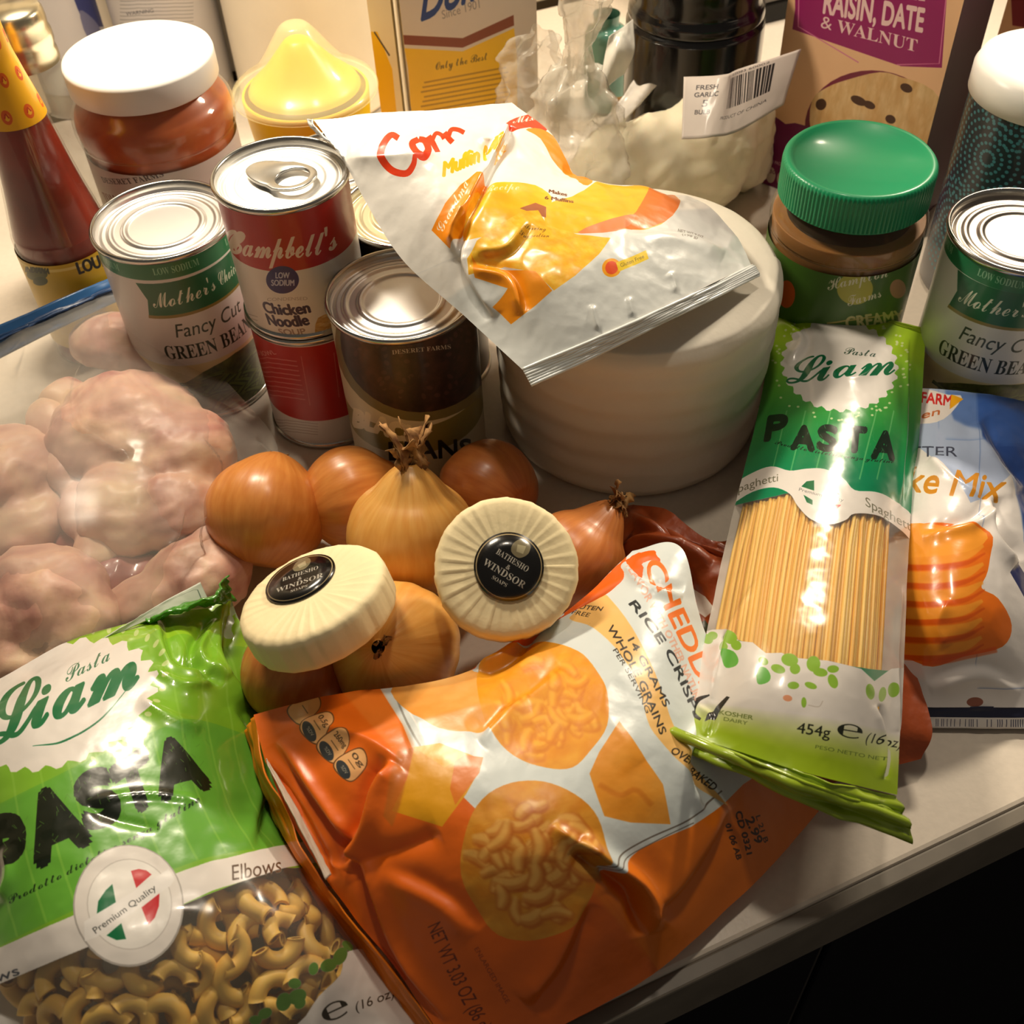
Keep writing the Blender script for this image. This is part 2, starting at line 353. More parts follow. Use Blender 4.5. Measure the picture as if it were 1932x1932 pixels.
def printed(name, T, rough=.35, coat=.3, window=False, metal=0., bump=.0, haze=.08, frough=.17, spec=.5, coatr=.12):
    m = bpy.data.materials.new(name); m.use_nodes = True; nt = m.node_tree; b = nt.nodes['Principled BSDF']; L = nt.links.new; N_ = nt.nodes.new
    ti = N_('ShaderNodeTexImage'); ti.image = T.image(); ti.interpolation = 'Cubic'; ti.extension = 'EXTEND'
    ns = N_('ShaderNodeTexNoise'); ns.inputs['Scale'].default_value = 60; tc = N_('ShaderNodeTexCoord'); L(tc.outputs['Object'], ns.inputs['Vector'])
    mul = N_('ShaderNodeMixRGB'); mul.blend_type = 'MULTIPLY'; mul.inputs[0].default_value = .08; L(ti.outputs[0], mul.inputs[1]); L(ns.outputs['Fac'], mul.inputs[2]); L(mul.outputs[0], b.inputs['Base Color'])
    b.inputs['Roughness'].default_value = rough; b.inputs['Coat Weight'].default_value = coat; b.inputs['Coat Roughness'].default_value = coatr; b.inputs['Metallic'].default_value = metal; b.inputs['Specular IOR Level'].default_value = spec
    if bump:
        n2 = N_('ShaderNodeTexNoise'); n2.inputs['Scale'].default_value = 90; n2.inputs['Detail'].default_value = 3; L(tc.outputs['Object'], n2.inputs['Vector'])
        bp = N_('ShaderNodeBump'); bp.inputs['Strength'].default_value = bump; bp.inputs['Distance'].default_value = .002; L(n2.outputs['Fac'], bp.inputs['Height']); L(bp.outputs['Normal'], b.inputs['Normal'])
    if window:
        ta = N_('ShaderNodeTexImage'); ta.image = T.mask(); ta.extension = 'EXTEND'; ta.interpolation = 'Cubic'
        t = N_('ShaderNodeBsdfTransparent'); t.inputs[0].default_value = (.97, .96, .95, 1); g = N_('ShaderNodeBsdfGlossy'); g.inputs['Roughness'].default_value = frough; fr = skin(nt)
        d = N_('ShaderNodeBsdfDiffuse'); d.inputs[0].default_value = (.8, .75, .68, 1); mh = N_('ShaderNodeMixShader'); mh.inputs[0].default_value = haze; L(t.outputs[0], mh.inputs[1]); L(d.outputs[0], mh.inputs[2])
        mx = N_('ShaderNodeMixShader'); L(fr.outputs[0], mx.inputs[0]); L(mh.outputs[0], mx.inputs[1]); L(g.outputs[0], mx.inputs[2])
        m2 = N_('ShaderNodeMixShader'); L(ta.outputs[0], m2.inputs[0]); L(mx.outputs[0], m2.inputs[1]); L(b.outputs[0], m2.inputs[2]); L(m2.outputs[0], nt.nodes['Material Output'].inputs[0])
    return m
_sr = lambda *c: np.array(c, np.float32) / 255.

# ================================================================= SETTING
ANG = math.radians(21.47); DX = np.array([math.cos(ANG), math.sin(ANG), 0]); DN = np.array([-math.sin(ANG), math.cos(ANG), 0]); FR = np.array([.022, .1399, 0])
def W2(a, b, z=0.): return FR + DX * a + DN * b + np.array([0, 0, z])
def obox(name, a0, a1, b0, b1, z0, z1, mt, parent=None, bw=.001):
    c = W2((a0 + a1) / 2, (b0 + b1) / 2, (z0 + z1) / 2)
    return boxm(name, c if parent is None else c - np.array(parent.location), (a1 - a0, b1 - b0, z1 - z0), mt, parent, bw, rz=ANG)
M_counter = mat('counter_laminate', (226, 214, 198), .32, var=.03, nscale=300, bump=.05, bscale=500)
M_edge = mat('worktop_edge_strip', (120, 112, 100), .45, var=.1, nscale=60)
M_navy = mat('dark_cabinet_front', (12, 14, 22), .35, var=.2)
M_wall = mat('cream_wall', (236, 222, 198), .55, var=.03, nscale=8, bump=.05)
M_grout = mat('tile_joint', (150, 138, 120), .8)
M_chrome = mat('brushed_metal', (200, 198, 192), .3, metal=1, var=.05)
M_floor = mat('dark_floor', (40, 34, 30), .5)
ct = thing('kitchen_counter', W2(0, .3, 0), 'cream laminate kitchen counter with grey front edge under all the groceries', 'counter')
obox('counter_top', -1.1, 1.1, .006, .785, -.036, 0, M_counter, ct, .002)
obox('front_edge', -1.1, 1.1, -.001, .006, -.036, -.0012, M_edge, ct, .001)
cb = thing('base_cabinet', W2(0, .3, -.9), 'dark navy base cabinet under the front edge of the counter', 'cabinet')
obox('cabinet_body', -1.1, 1.1, .05, .78, -.88, -.037, M_navy, cb, 0)
for k in range(-3, 4): obox('cabinet_door', k * .32 + .153, k * .32 + .467, .028, .048, -.86, -.05, M_navy, cb, .002)
for k in range(-3, 4): obox('door_gap_highlight', k * .32 + .1465, k * .32 + .1500, .030, .046, -.86, -.05, M_chrome, cb, 0)  # bright metal strips added to stand for the highlight along the door gaps
fl = obox('floor', -1.6, 1.6, -1.5, .8, -.92, -.9, M_floor, None, 0); props(fl, kind='structure')
wl = obox('wall_back', -1.6, 1.6, .803, .88, -.9, 1.3, M_grout, None, 0); props(wl, kind='structure')
me0 = None
for i in range(-5, 6):
    for j in range(0, 5):
        c = W2(i * .2 + .028, .799, .1 + j * .2)
        if me0 is None:
            tl = boxm('tile', (0, 0, 0), (.197, .008, .197), M_wall, None, .0015); me0 = tl
        else:
            tl = me0.copy(); COL.objects.link(tl)
        tl.parent = wl; tl.rotation_euler = (0, 0, ANG); tl.location = c
        if tl is me0: continue

# ================================================================= CANS AND JARS
M_tin = mat('tin_lid', (226, 224, 222), .36, metal=1, var=.04, nscale=30)
M_tinw = mat('tin_lid_pale', (240, 238, 234), .40, metal=.7, var=.03, nscale=30)
M_tind = mat('tin_rim', (190, 188, 182), .22, metal=1, var=.04)
M_gold = mat('tin_lid_gold', (225, 215, 180), .35, metal=.8, var=.03)
def cylmap(c, r, h, z0=0., taper=0.):
    """front half of an upright cylinder as a printable surface; theta runs left to right as seen from the camera"""
    to = math.atan2(ORG[1] - c[1], ORG[0] - c[0]); th = np.linspace(to - math.pi, to + math.pi, 361); z = np.linspace(z0, z0 + h, 80)
    sel = slice(95, 266); S = np.stack([c[0] + r * np.cos(th[None, sel]) * np.ones((80, 1)), c[1] + r * np.sin(th[None, sel]) * np.ones((80, 1)), z[:, None] * np.ones((1, 171))], -1)
    M0 = Map(S)
    def M(p):
        q = M0(p); q[:, 0] = (95 + q[:, 0] * 170) / 360.; return q
    return M, to - math.pi
def can(px, py, zt, r, h, label, name='food_can', base=(200, 200, 200), paint=None, lidm=None, tab=False, group=None, res=(1500, 700), z0=None, cat='can', groove=True):
    c = P(px, py, zt); z0 = zt - h if z0 is None else z0
    t = thing(name, (c[0], c[1], z0), label, cat, group)
    M, th0 = cylmap(c, r - .0012, h - .006, z0 + .003)
    T = Tex('can_label_' + str(len(bpy.data.images)), res[0], res[1], np.array(base) / 255., M)
    if paint: paint(T)
    lathe('can_label', [(r - .0012, .003), (r - .0012, h - .003)], printed('can_paper', T, .38, .25), t, 96, th0=th0)
    lathe('bottom_rim', [(r - .004, .0015), (r - .001, 0), (r, .0012), (r - .0002, .003), (r - .0012, .0036)], M_tind, t, 96)
    lathe('top_rim', [(r - .0012, h - .0036), (r, h - .0028), (r + .0004, h - .001), (r - .0002, h + .0002), (r - .0012, h + .0002), (r - .0019, h - .001), (r - .0022, h - .0035)], M_tind, t, 96)
    k = r
    if tab: prof = [(0, h - .0042), (k * .62, h - .0042), (k * .66, h - .0047), (k * .70, h - .0042), (k * .80, h - .0042), (k * .84, h - .0048), (k * .88, h - .0038), (r - .0030, h - .0050), (r - .0021, h - .0034)]
    else: prof = [(0, h - .0042), (k * .50, h - .0042), (k * .53, h - .0032), (k * .57, h - .0032), (k * .60, h - .0044), (k * .70, h - .0044), (k * .73, h - .0036), (k * .77, h - .0036), (k * .80, h - .0046), (k * .86, h - .0042), (r - .0030, h - .0052), (r - .0021, h - .0034)]
    L = np.array(prof); tt = np.linspace(0, 1, 70); d = np.concatenate([[0], np.cumsum(np.hypot(*np.diff(L, axis=0).T))]); d /= d[-1]
    lathe('can_lid', np.stack([np.interp(tt, d, L[:, 0]), np.interp(tt, d, L[:, 1])], 1), lidm or M_tin, t, 96)
    return t, c, h

C_GR = _sr(30, 118, 74)
def paint_beans(dx, dy, s, R=False):
    """vegetable can label; every position is an offset from the left end of the banner"""
    def f(T):
        X = lambda x, y: (dx + x * s, dy + y * s)
        T.poly([(0, .0), (1, 0), (1, .06), (0, .06)], _sr(225, 205, 140), sp='uv')
        T.poly([(0, 0), (1, 0), (1, .36), (0, .36)], _sr(226, 206, 140), a=.8, sp='uv', blur=3)
        T.poly([(0, .905), (1, .905), (1, 1), (0, 1)], C_GR, sp='uv')
        c = _sr(235, 235, 215)
        b = T.M([X(0, 0)])[0]; sc = .215 / 1.
        ub = b[0]; vb = b[1]
        # banner, in label coordinates starting at its left end
        T.poly([(ub, vb + .02), (ub + .27, vb + .03), (ub + .262, vb - .05), (ub + .27, vb - .175), (ub + .005, vb - .185), (ub + .016, vb - .08)], _sr(32, 104, 68), sp='uv')
        T.poly([(ub + .005, vb - .175), (ub + .27, vb - .165), (ub + .27, vb - .18), (ub + .003, vb - .195)], _sr(150, 132, 70), sp='uv')
        T.text('Mother', (ub + .025, vb - .125), (ub + .158, vb - .105), .095, c, 'script', .012, sp='uv', up=(0, 1))
        T.text("'s", (ub + .16, vb - .105), (ub + .178, vb - .10), .085, c, 'script', .012, sp='uv', up=(0, 1))
        T.text('Choice', (ub + .19, vb - .10), (ub + .258, vb - .10), .08, c, 'script', .010, sp='uv', up=(0, 1))
        for k in range(-3, 5): T.text('LOW SODIUM', (ub + .05 + k * .19, .935), (ub + .155 + k * .19, .935), .038, _sr(150, 200, 165), 'serif', sp='uv', up=(0, 1))
        T.text('Fancy Cut', (ub + .055, vb - .315), (ub + .235, vb - .315), .085, _sr(60, 70, 58), 'ital', sp='uv', up=(0, 1))
        T.text('GREEN BEANS', (ub + .015, vb - .455), (ub + .27, vb - .455), .085, _sr(35, 45, 32), 'serif', sp='uv', up=(0, 1))
        fd = food(_sr(70, 82, 30), _sr(120, 128, 60), _sr(28, 34, 14), 60, 5, .4)
        T.poly([(ub + .04, vb - .62), (ub + .09, vb - .56), (ub + .12, vb - .54), (ub + .18, vb - .52), (ub + .25, vb - .53), (ub + .32, vb - .56), (ub + .33, -.02), (ub + .07, -.02), (ub + .05, vb - .69)], (0, 0, 0), sp='uv', tex=fd)
        rr = random.Random(3)
        for k in range(46):
            x = ub + .05 + rr.random() * .26; y = rr.random() * max(.02, vb - .60); a = rr.uniform(-.6, .9); l = .028
            p = np.array([[x - l * math.cos(a), y - 2 * l * math.sin(a)], [x, y + .008], [x + l * math.cos(a), y + 2 * l * math.sin(a)]])
            T.line(p, .022, _sr(48, 60, 22), sp='uv'); T.line(p + [0, .003], .012, _sr(96, 112, 48), sp='uv')
    return f
can(305, 412, .111, .0375, .111, 'green beans can beside the sauce jar, banner facing front, silver lid', base=(224, 218, 214), paint=paint_beans(258, 540, 1), lidm=M_tin, group=None)
can(1937, 432, .111, .0375, .111, 'green beans can at the right edge, behind the pancake mix bag, brownish lid', base=(228, 226, 220), paint=paint_beans(1805, 515, 1), lidm=mat('tin_lid_dull', (150, 142, 134), .38, metal=1))

RED = _sr(186, 28, 22)
def paint_soup(T):
    v = T.M([(515, 505), (545, 512), (468, 480)])
    for k in range(1): pass
    T.poly([(0, .50), (1, .50), (1, 1), (0, 1)], RED, sp='uv')
    y = float(v[1][1]); T.c[:] = _sr(232, 226, 218); T.poly([(0, y), (1, y), (1, 1.05), (0, 1.05)], RED, sp='uv')
    wc = _sr(238, 214, 196)
    T.text('C', (428, 474), (462, 480), 44, wc, 'script', .03, up=(-.05, -1)); T.text('ampbell', (458, 482), (612, 478), 46, wc, 'script', .03, bend=-.16, up=(-.03, -1))
    T.text("'s", (614, 476), (636, 468), 44, wc, 'script', .03, up=(-.03, -1))
    T.ell(533, 528, 31, 26, _sr(34, 44, 110)); T.text('LOW', (520, 525), (546, 525), 11, _sr(200, 205, 225), 'sansb'); T.text('SODIUM', (512, 539), (555, 539), 11, _sr(200, 205, 225), 'sansb')
    T.text('CONDENSED', (504, 568), (580, 566), 6, _sr(175, 165, 160), 'def')
    nv = _sr(40, 40, 74)
    T.text('Chicken', (500, 588), (586, 589), 20, nv, 'sansb', .01, loc=True); T.text('Noodle', (508, 612), (584, 612), 20, nv, 'sansb', .01, loc=True)
    T.text('SOUP', (528, 631), (578, 630), 11, _sr(160, 140, 130), 'sansb', loc=True)
    for k in range(5): T.line([(462, 590 + k * 7), (486, 598 + k * 7)], 1.5, _sr(190, 180, 172))
    fd = food(_sr(215, 170, 90), _sr(236, 214, 160), _sr(140, 90, 40), 90, 3)
    T.poly([(600, 600), (640, 590), (660, 600), (660, 640), (600, 640)], (0, 0, 0), tex=fd, smooth=3)
tower = P(530, 325, .154); SR = .0330; SH = .0765
t_soup, _, _ = can(528, 324, .154, SR, SH, 'red and white soup can with ring-pull lid, upper of the stacked two', 'soup_can', paint=paint_soup, lidm=M_tinw, tab=True, group='stacked soup cans', base=(230, 226, 220))
def paint_soup2(T):
    lo = T.M([(545, 785)])[0][1]; up = T.M([(550, 655)])[0][1]
    T.poly([(0, lo), (1, lo), (1, up), (0, up)], RED, sp='uv')
    w_ = _sr(225, 160, 150)
    T.text('PREPARE  SINGLE BOWL', (478, 656), (522, 668), 6, w_, 'sansb', loc=True)
    for k in range(9): T.line([(485 + k * 3, 672 + k * 9), (560 + 2 * k, 682 + k * 9)], 1.8, w_, a=.7)
    T.line([(568, 672), (585, 765)], 1.5, w_, a=.6); T.line([(630, 665), (640, 750)], 1.5, w_, a=.6)
    for k in range(5): T.line([(520, 790 + k * 5), (600, 800 + k * 5)], 1.4, _sr(175, 160, 155))
c2 = P(528, 324, .154)
q2 = proj(np.array([c2[0], c2[1], .0772]))
can(q2[0], q2[1], .0772, SR, .0770, 'red soup can showing its nutrition panel, lower of the stacked two', 'soup_can', paint=paint_soup2, lidm=M_tinw, group='stacked soup cans', base=(214, 208, 204))
# ring pull
M_tab = mat('ring_pull_metal', (205, 204, 200), .22, metal=1)
h = SH; a0 = math.atan2(.35, -1.0)
rp = thing('tmp', (0, 0, 0), None, None)
bpy.data.objects.remove(rp)
def tabmesh():
    nn = 40; outer = []; inner = []
    for i in range(nn):
        a = 2 * math.pi * i / nn; x = math.copysign(abs(math.cos(a)) ** .75, math.cos(a)); y = math.copysign(abs(math.sin(a)) ** .8, math.sin(a)); cx_, sx_ = math.cos(a), math.sin(a)
        wv = .0078 if x > 0 else .0092
        outer.append((.0200 * x if x < 0 else .0175 * x, 1.35 * wv * y * (1 if x < .2 else 1 - .25 * (x - .2)))); inner.append((-.0085 + .0082 * cx_, .0086 * sx_))
    return outer, inner
o_, i_ = tabmesh(); V = []; n_ = len(o_); z1 = h - .0026; z2 = h - .0010
for (lst, z) in ((o_, z1), (o_, z2), (i_, z2), (i_, z1)):
    for (x, y) in lst: V.append((x, y, z + .0012 * (x < 0) * (-x / .015)))
Fc = []
for k in range(4):
    for i in range(n_): j = (i + 1) % n_; Fc.append((k * n_ + i, k * n_ + j, ((k + 1) % 4) * n_ + j, ((k + 1) % 4) * n_ + i))
rt = mesh('ring_pull', V, Fc, M_tab, t_soup); rt.rotation_euler[2] = math.radians(150); rt.location = (-.001, .000, 0); bevel(rt, .0004)
rv = lathe('rivet', [(0, h - .0016), (.0016, h - .0016), (.0022, h - .0026), (.0022, h - .0042)], M_tab, t_soup, 24); rv.location = (-.0065, .0035, 0)

def paint_black(T):
    T.c[:] = _sr(40, 34, 32)
    T.poly([(0, 0), (1, 0), (1, .40), (0, .40)], _sr(196, 188, 160), sp='uv')
    fd = food(_sr(34, 22, 20), _sr(72, 44, 40), _sr(12, 8, 8), 70, 11, .5)
    T.poly([(0, .33), (1, .33), (1, 1), (0, 1)], _sr(210, 204, 176), sp='uv')
    b0 = T.M([(700, 818)])[0][1]; T.poly([(0, b0 - .085), (1, b0 - .085), (1, b0 + .085), (0, b0 + .085)], _sr(132, 122, 60), sp='uv')
    T.ell(792, 640, 160, 155, _sr(120, 112, 70)); T.ell(792, 636, 150, 142, (0, 0, 0), tex=fd)
    rr = random.Random(5)
    for k in range(90):
        a = rr.random() * 6.28; q = math.sqrt(rr.random()) * .92; x = 792 + 140 * q * math.cos(a); y = 638 + 128 * q * math.sin(a)
        T.ell(x, y, 11, 8, _sr(40, 25, 24), rot=rr.uniform(0, 180)); T.ell(x - 2, y - 2, 6, 4, _sr(80, 52, 50), rot=rr.uniform(0, 180), a=.7)
    T.text('DESERET FARMS', (740, 669), (851, 658), 8, _sr(200, 190, 175), 'serif', .0)
    T.text('BLACK', (666, 802), (788, 840), 30, _sr(236, 228, 196), 'sansb', .03, up=(.12, -1)); T.text('BEANS', (735, 868), (890, 862), 34, _sr(24, 22, 20), 'sansb', .0)
can(756, 551, .111, .0368, .111, 'black beans can with dark bean picture, standing behind the onions', paint=paint_black, lidm=M_tin, base=(80, 70, 60))
can(640, 300, .100, .0335, .100, 'metal can mostly hidden behind the soup can stack, only its rim showing', lidm=M_tin, base=(190, 60, 40))
can(775, 388, .108, .0375, .108, 'can with cream-coloured lid half hidden under the corn muffin mix bag', lidm=M_gold, base=(36, 28, 24))

# ---- sauce jar with white lid
def jar_body(t, prof, mt, seg=96, th0=0, name='jar_body'): return lathe(name, prof, mt, t, seg, th0=th0)
def smoothprof(pts, n=60): return cr1(np.array(pts, float), np.linspace(0, 1, n))
c = P(258, 98, .150); JR = .0425
jt = thing('sauce_jar', (c[0], c[1], 0), 'jar of orange-brown sauce with a wide white plastic lid', 'jar')
M_white = mat('white_plastic', (246, 244, 238), .35, var=.01)
lathe('lid', [(0, .150), (JR * .93, .150), (JR * .985, .1492), (JR, .147), (JR, .1345), (JR * .98, .1335), (JR * .9, .1335)], M_white, jt, 96)
M_glass = film('jar_glass', (210, 200, 190), .03, .06)
body = smoothprof([(.034, .136), (.036, .132), (.040, .127), (.0455, .121), (.0470, .113), (.0462, .106), (.0450, .100), (.0446, .05), (.0438, .012), (.041, .002), (.0, .0)])
lathe('jar_glass', body, M_glass, jt, 96)
M_sauce = mat('tomato_sauce', (176, 78, 30), .42, sss=.15, col2=(214, 112, 46), nscale=45, coat=.5, bump=.15, bscale=60)
lathe('sauce', [(max(0, r - .0016), max(.002, z)) for r, z in body], M_sauce, jt, 96)
def plabel(T):
    T.text('DESERET FARMS', (195, 344), (310, 332), 10, _sr(70, 60, 60), 'serif', loc=True)
    T.text('TOMATO SAUCE', (200, 380), (320, 370), 16, _sr(120, 40, 30), 'serif', loc=True)
M, th0 = cylmap(c, .0450, .087, .012); T = Tex('jar_label', 1200, 500, _sr(214, 206, 200), M); plabel(T)
lathe('paper_label', [(.0450, .012), (.0450, .099)], printed('jar_paper', T, .5, .1), jt, 96, th0=th0)

# ---- peanut butter jar
c = P(1624, 296, .132); R = .0385
pt = thing('peanut_butter_jar', (c[0], c[1], 0), 'peanut butter jar with ribbed green screw lid', 'jar')
M_green = mat('green_plastic_lid', (20, 146, 96), .38, var=.02, coat=.15)
def ribs(r, th, z): return r - .00055 * (z < .1285) * (z > .112) * (r > R * .9) * (np.sin(th * 110) > 0)
lp = [(0, .1305), (R * .86, .1305), (R * .89, .132), (R * .955, .132), (R * .99, .1305), (R, .1284), (R, .1283), (R, .1125), (R, .1119), (R * .98, .1112), (R * .9, .1112)]
lathe('lid', lp, M_green, pt, 880, rad=ribs)
bp_ = smoothprof([(.0335, .1135), (.0350, .111), (.0380, .107), (.0402, .102), (.0406, .097), (.0402, .092), (.0398, .085), (.0398, .02), (.0385, .005), (.034, .001), (0, .001)])
lathe('jar_plastic', bp_, film('jar_plastic_clear', (205, 185, 150), .05, .06), pt, 96)
M_pb = mat('peanut_butter', (176, 122, 62), .55, sss=.1, col2=(160, 106, 50), nscale=20, coat=.3)
lathe('peanut_butter', [(max(0, r - .0014), min(z, .1)) for r, z in bp_], M_pb, pt, 64)
M, th0 = cylmap(c, .0404, .074, .014); T = Tex('peanut_label', 1400, 560, _sr(70, 112, 34), M)
T.ell(1484, 555, 16, 26, _sr(236, 100, 30)); T.ell(1613, 545, 34, 30, _sr(190, 186, 60)); T.ell(1694, 545, 15, 18, _sr(190, 140, 110))
T.line([(1560, 610), (1700, 590)], 3, _sr(180, 170, 90))
wc = _sr(236, 232, 206)
T.text('Hampton', (1562, 548), (1676, 522), 22, wc, 'script', .02); T.text('Farms', (1600, 578), (1664, 560), 20, wc, 'script', .02)
T.text('CREAMY', (1598, 622), (1706, 608), 24, _sr(200, 196, 130), 'sansb', .0)
lathe('paper_label', [(.0404, .014), (.0404, .088)], printed('peanut_paper', T, .4, .3), pt, 96, th0=th0)

# ---- hot sauce bottle at the left
c = P(112, 432, .080)
D = mmpx(c); hb = thing('sauce_bottle', (c[0], c[1], 0), 'glass bottle of red sauce with yellow neck wrap and yellow label at the left edge', 'bottle')
zz = lambda x, y: None
def zat(x, y):   # height on the vertical line through c where it crosses image row y
    zs = np.linspace(0, .4, 800); q = proj(np.stack([np.full(800, c[0]), np.full(800, c[1]), zs], 1)); return float(np.interp(-y, -q[:, 1], zs))
zl = zat(0, 438); zn = zat(0, 210); ztop = zat(0, 70)
r1 = 88 * D; prof = smoothprof([(0, .001), (r1 * .93, .001), (r1, .006), (r1, zl * .5), (r1, zl), (r1 * .97, zl + .008), (r1 * .80, zl + (zn - zl) * .45), (r1 * .58, zn), (r1 * .44, zn + (ztop - zn) * .55), (r1 * .36, ztop), (r1 * .34, ztop + .05), (r1 * .34, ztop + .07)], 90)
lathe('bottle_glass', prof, film('bottle_glass', (200, 190, 180), .02, .05), hb, 64)
M_chili = mat('chili_sauce', (104, 24, 8), .4, col2=(150, 42, 12), nscale=25, coat=.8, sss=.1)
lathe('chili_sauce', [(max(0, r - .0012), z) for r, z in prof], M_chili, hb, 64)
np_ = [(r + .0004, z) for r, z in prof if zn - .004 <= z <= ztop + .05]
T = Tex('neck_wrap', 700, 700, _sr(246, 182, 14), None)
rr = random.Random(2)
for k in range(8):
    for j in range(5):
        x = k / 8 + .06 * (j % 2) + .02; y = .08 + j * .2; T.ell(x, y, .028, .042, _sr(226, 96, 16), sp='uv'); T.ell(x + .002, y, .014, .022, _sr(246, 190, 40), sp='uv'); T.line([(x - .012, y - .006), (x, y + .02), (x + .012, y - .006)], .008, _sr(200, 60, 16), sp='uv')
lathe('neck_wrap', np_, printed('neck_paper', T, .45, .3), hb, 64)
M, th0 = cylmap(c, r1 + .0006, zl - .02, .014); T = Tex('bottle_label', 1200, 600, _sr(214, 176, 40), M)
T.poly([(0, .93), (1, .93), (1, .96), (0, .96)], _sr(240, 214, 120), sp='uv')
T.text('LOUISIANA', (152, 522), (262, 484), 22, _sr(20, 26, 30), 'sansb', .01); T.ell(72, 522, 20, 12, _sr(80, 84, 24)); T.ell(78, 535, 14, 8, _sr(60, 70, 20)); T.text('INDIANA', (50, 518), (95, 522), 10, _sr(40, 44, 14), 'sansb')

lathe('paper_label', [(r1 + .0006, .014), (r1 + .0006, zl - .004)], printed('bottle_paper', T, .45, .2), hb, 96, th0=th0)

# ---- empty glass jar with metal lid, top left
c = P(22, 40, .17)
gj = thing('glass_jar', (c[0], c[1], 0), 'tall clear glass jar with threaded metal lid in the top left corner', 'jar')
rg = 62 * mmpx(c)
lathe('lid', [(0, .178), (rg * .9, .178), (rg, .175), (rg * 1.02, .170), (rg * 1.0, .166), (rg * 1.05, .163), (rg * 1.05, .158), (rg * 1.0, .155), (rg * 1.04, .152), (rg * 1.04, .147)], mat('gilt_lid', (214, 204, 176), .25, metal=1), gj, 64)
lathe('jar_glass', smoothprof([(rg * .95, .15), (rg * 1.0, .145), (rg * 1.25, .132), (rg * 1.42, .118), (rg * 1.45, .1), (rg * 1.45, .02), (rg * 1.35, .004), (0, .003)]), film('clear_glass', (190, 192, 170), .28, .06), gj, 64)

# ---- bottles at the back left
def bottle(px, py, z, r, label, paint, base, name='cleaner_bottle', hh=.27):
    c = P(px, py, z); t = thing(name, (c[0], c[1], 0), label, 'bottle')
    lathe('bottle_body', smoothprof([(0, .001), (r * .95, .001), (r, .006), (r, .05), (r, hh * .7), (r * .97, hh * .74), (r * .6, hh * .84), (r * .35, hh * .88), (r * .33, hh * .92)]), mat('bottle_plastic', base, .35), t, 64)
    lathe('cap', [(0, hh + .01), (r * .38, hh + .01), (r * .42, hh), (r * .42, hh * .9), (r * .36, hh * .9)], M_white, t, 48)
    M, th0 = cylmap(c, r + .0005, hh * .6, .02); T = Tex('bottle_label2_' + name + str(px), 900, 900, _sr(205, 200, 200), M); paint(T)
    lathe('paper_label', [(r + .0005, .02), (r + .0005, .02 + hh * .6)], printed('cleaner_paper', T, .4, .2), t, 64, th0=th0)
def pa(T):
    T.poly([(120, -60), (178, -60), (192, 20), (196, 50), (160, 40), (140, 0)], _sr(60, 66, 120), smooth=3)
    T.poly([(150, 20), (175, 35), (190, 60), (165, 70)], _sr(120, 120, 150), smooth=3)
def pb(T):
    for k in range(16): T.line([(226, -40 + k * 7), (365, -44 + k * 7)], 1.6, _sr(150, 148, 150))
    T.text('WARNING', (238, 30), (290, 23), 7, _sr(90, 90, 100), 'sansb')
bottle(120, 60, .055, .033, 'white plastic bottle with a blue patch on its label, back left', pa, (190, 180, 168))
bottle(318, 50, .060, .0390, 'white plastic bottle covered in small grey print, behind the white-lidded jar', pb, (226, 218, 206))
# white canister behind the yellow cone
c = P(585, 60, .05); t = thing('flour_canister', (c[0], c[1], 0), 'cream-white rounded canister standing behind the yellow cone-topped cup', 'canister')
M_cream = mat('cream_plastic', (240, 228, 206), .5, var=.02)
lathe('canister_body', smoothprof([(0, .001), (.052, .001), (.060, .006), (.0615, .02), (.0615, .15), (.0605, .19), (.058, .2)]), M_cream, t, 64)
lathe('lid', [(0, .213), (.055, .213), (.062, .208), (.062, .198), (.058, .198)], M_cream, t, 64)

# ---- yellow cup with a cone-shaped frosted funnel on top
c = P(574, 158, .098)
jt = thing('yellow_juicer', (c[0], c[1], 0), 'yellow cup with a frosted cone-shaped top, behind the soup cans', 'juicer')
M_yel = mat('yellow_plastic', (255, 208, 16), .4, var=.02, sss=.1)
lathe('cup', smoothprof([(0, .001), (.030, .001), (.033, .01), (.0365, .05), (.040, .088), (.040, .094), (.0385, .094)]), M_yel, jt, 64)
M_yc = mat('yellow_cone_plastic', (252, 198, 26), .35, var=.02, sss=.2)
lathe('yellow_cone', smoothprof([(0, .128), (.005, .1275), (.009, .125), (.016, .117), (.024, .108), (.033, .100), (.0355, .096)]), M_yc, jt, 64)
def frost(name, col, a=.35, rough=.25):
    m = mat(name, col, rough, trans=0, alpha=a, var=.01, sss=0, coat=.6); return m
lathe('frosted_cone', smoothprof([(0, .137), (.006, .1365), (.010, .134), (.016, .126), (.023, .116), (.031, .107), (.040, .101), (.0455, .097), (.0465, .094), (.0450, .0935)]), frost('frosted_plastic', (255, 244, 190), .30), jt, 64)

# ---- black canister
c = P(1307, 95, .09)
bt = thing('black_canister', (c[0], c[1], 0), 'glossy black lidded canister behind the garlic bag', 'canister'); R = 128 * mmpx(c)
M_blk = mat('black_gloss_plastic', (14, 13, 13), .16, var=.2, coat=.5)
lathe('canister_body', smoothprof([(0, .001), (R * .93, .001), (R * .97, .006), (R, .06), (R, .106), (R * .99, .112), (R * .95, .115)]), M_blk, bt, 96)
lathe('lid', smoothprof([(0, .150), (R * .7, .150), (R * .9, .147), (R * .93, .140), (R * .92, .128), (R * .94, .124), (R * .97, .121), (R * .97, .116), (R * .9, .116)]), M_blk, bt, 96)
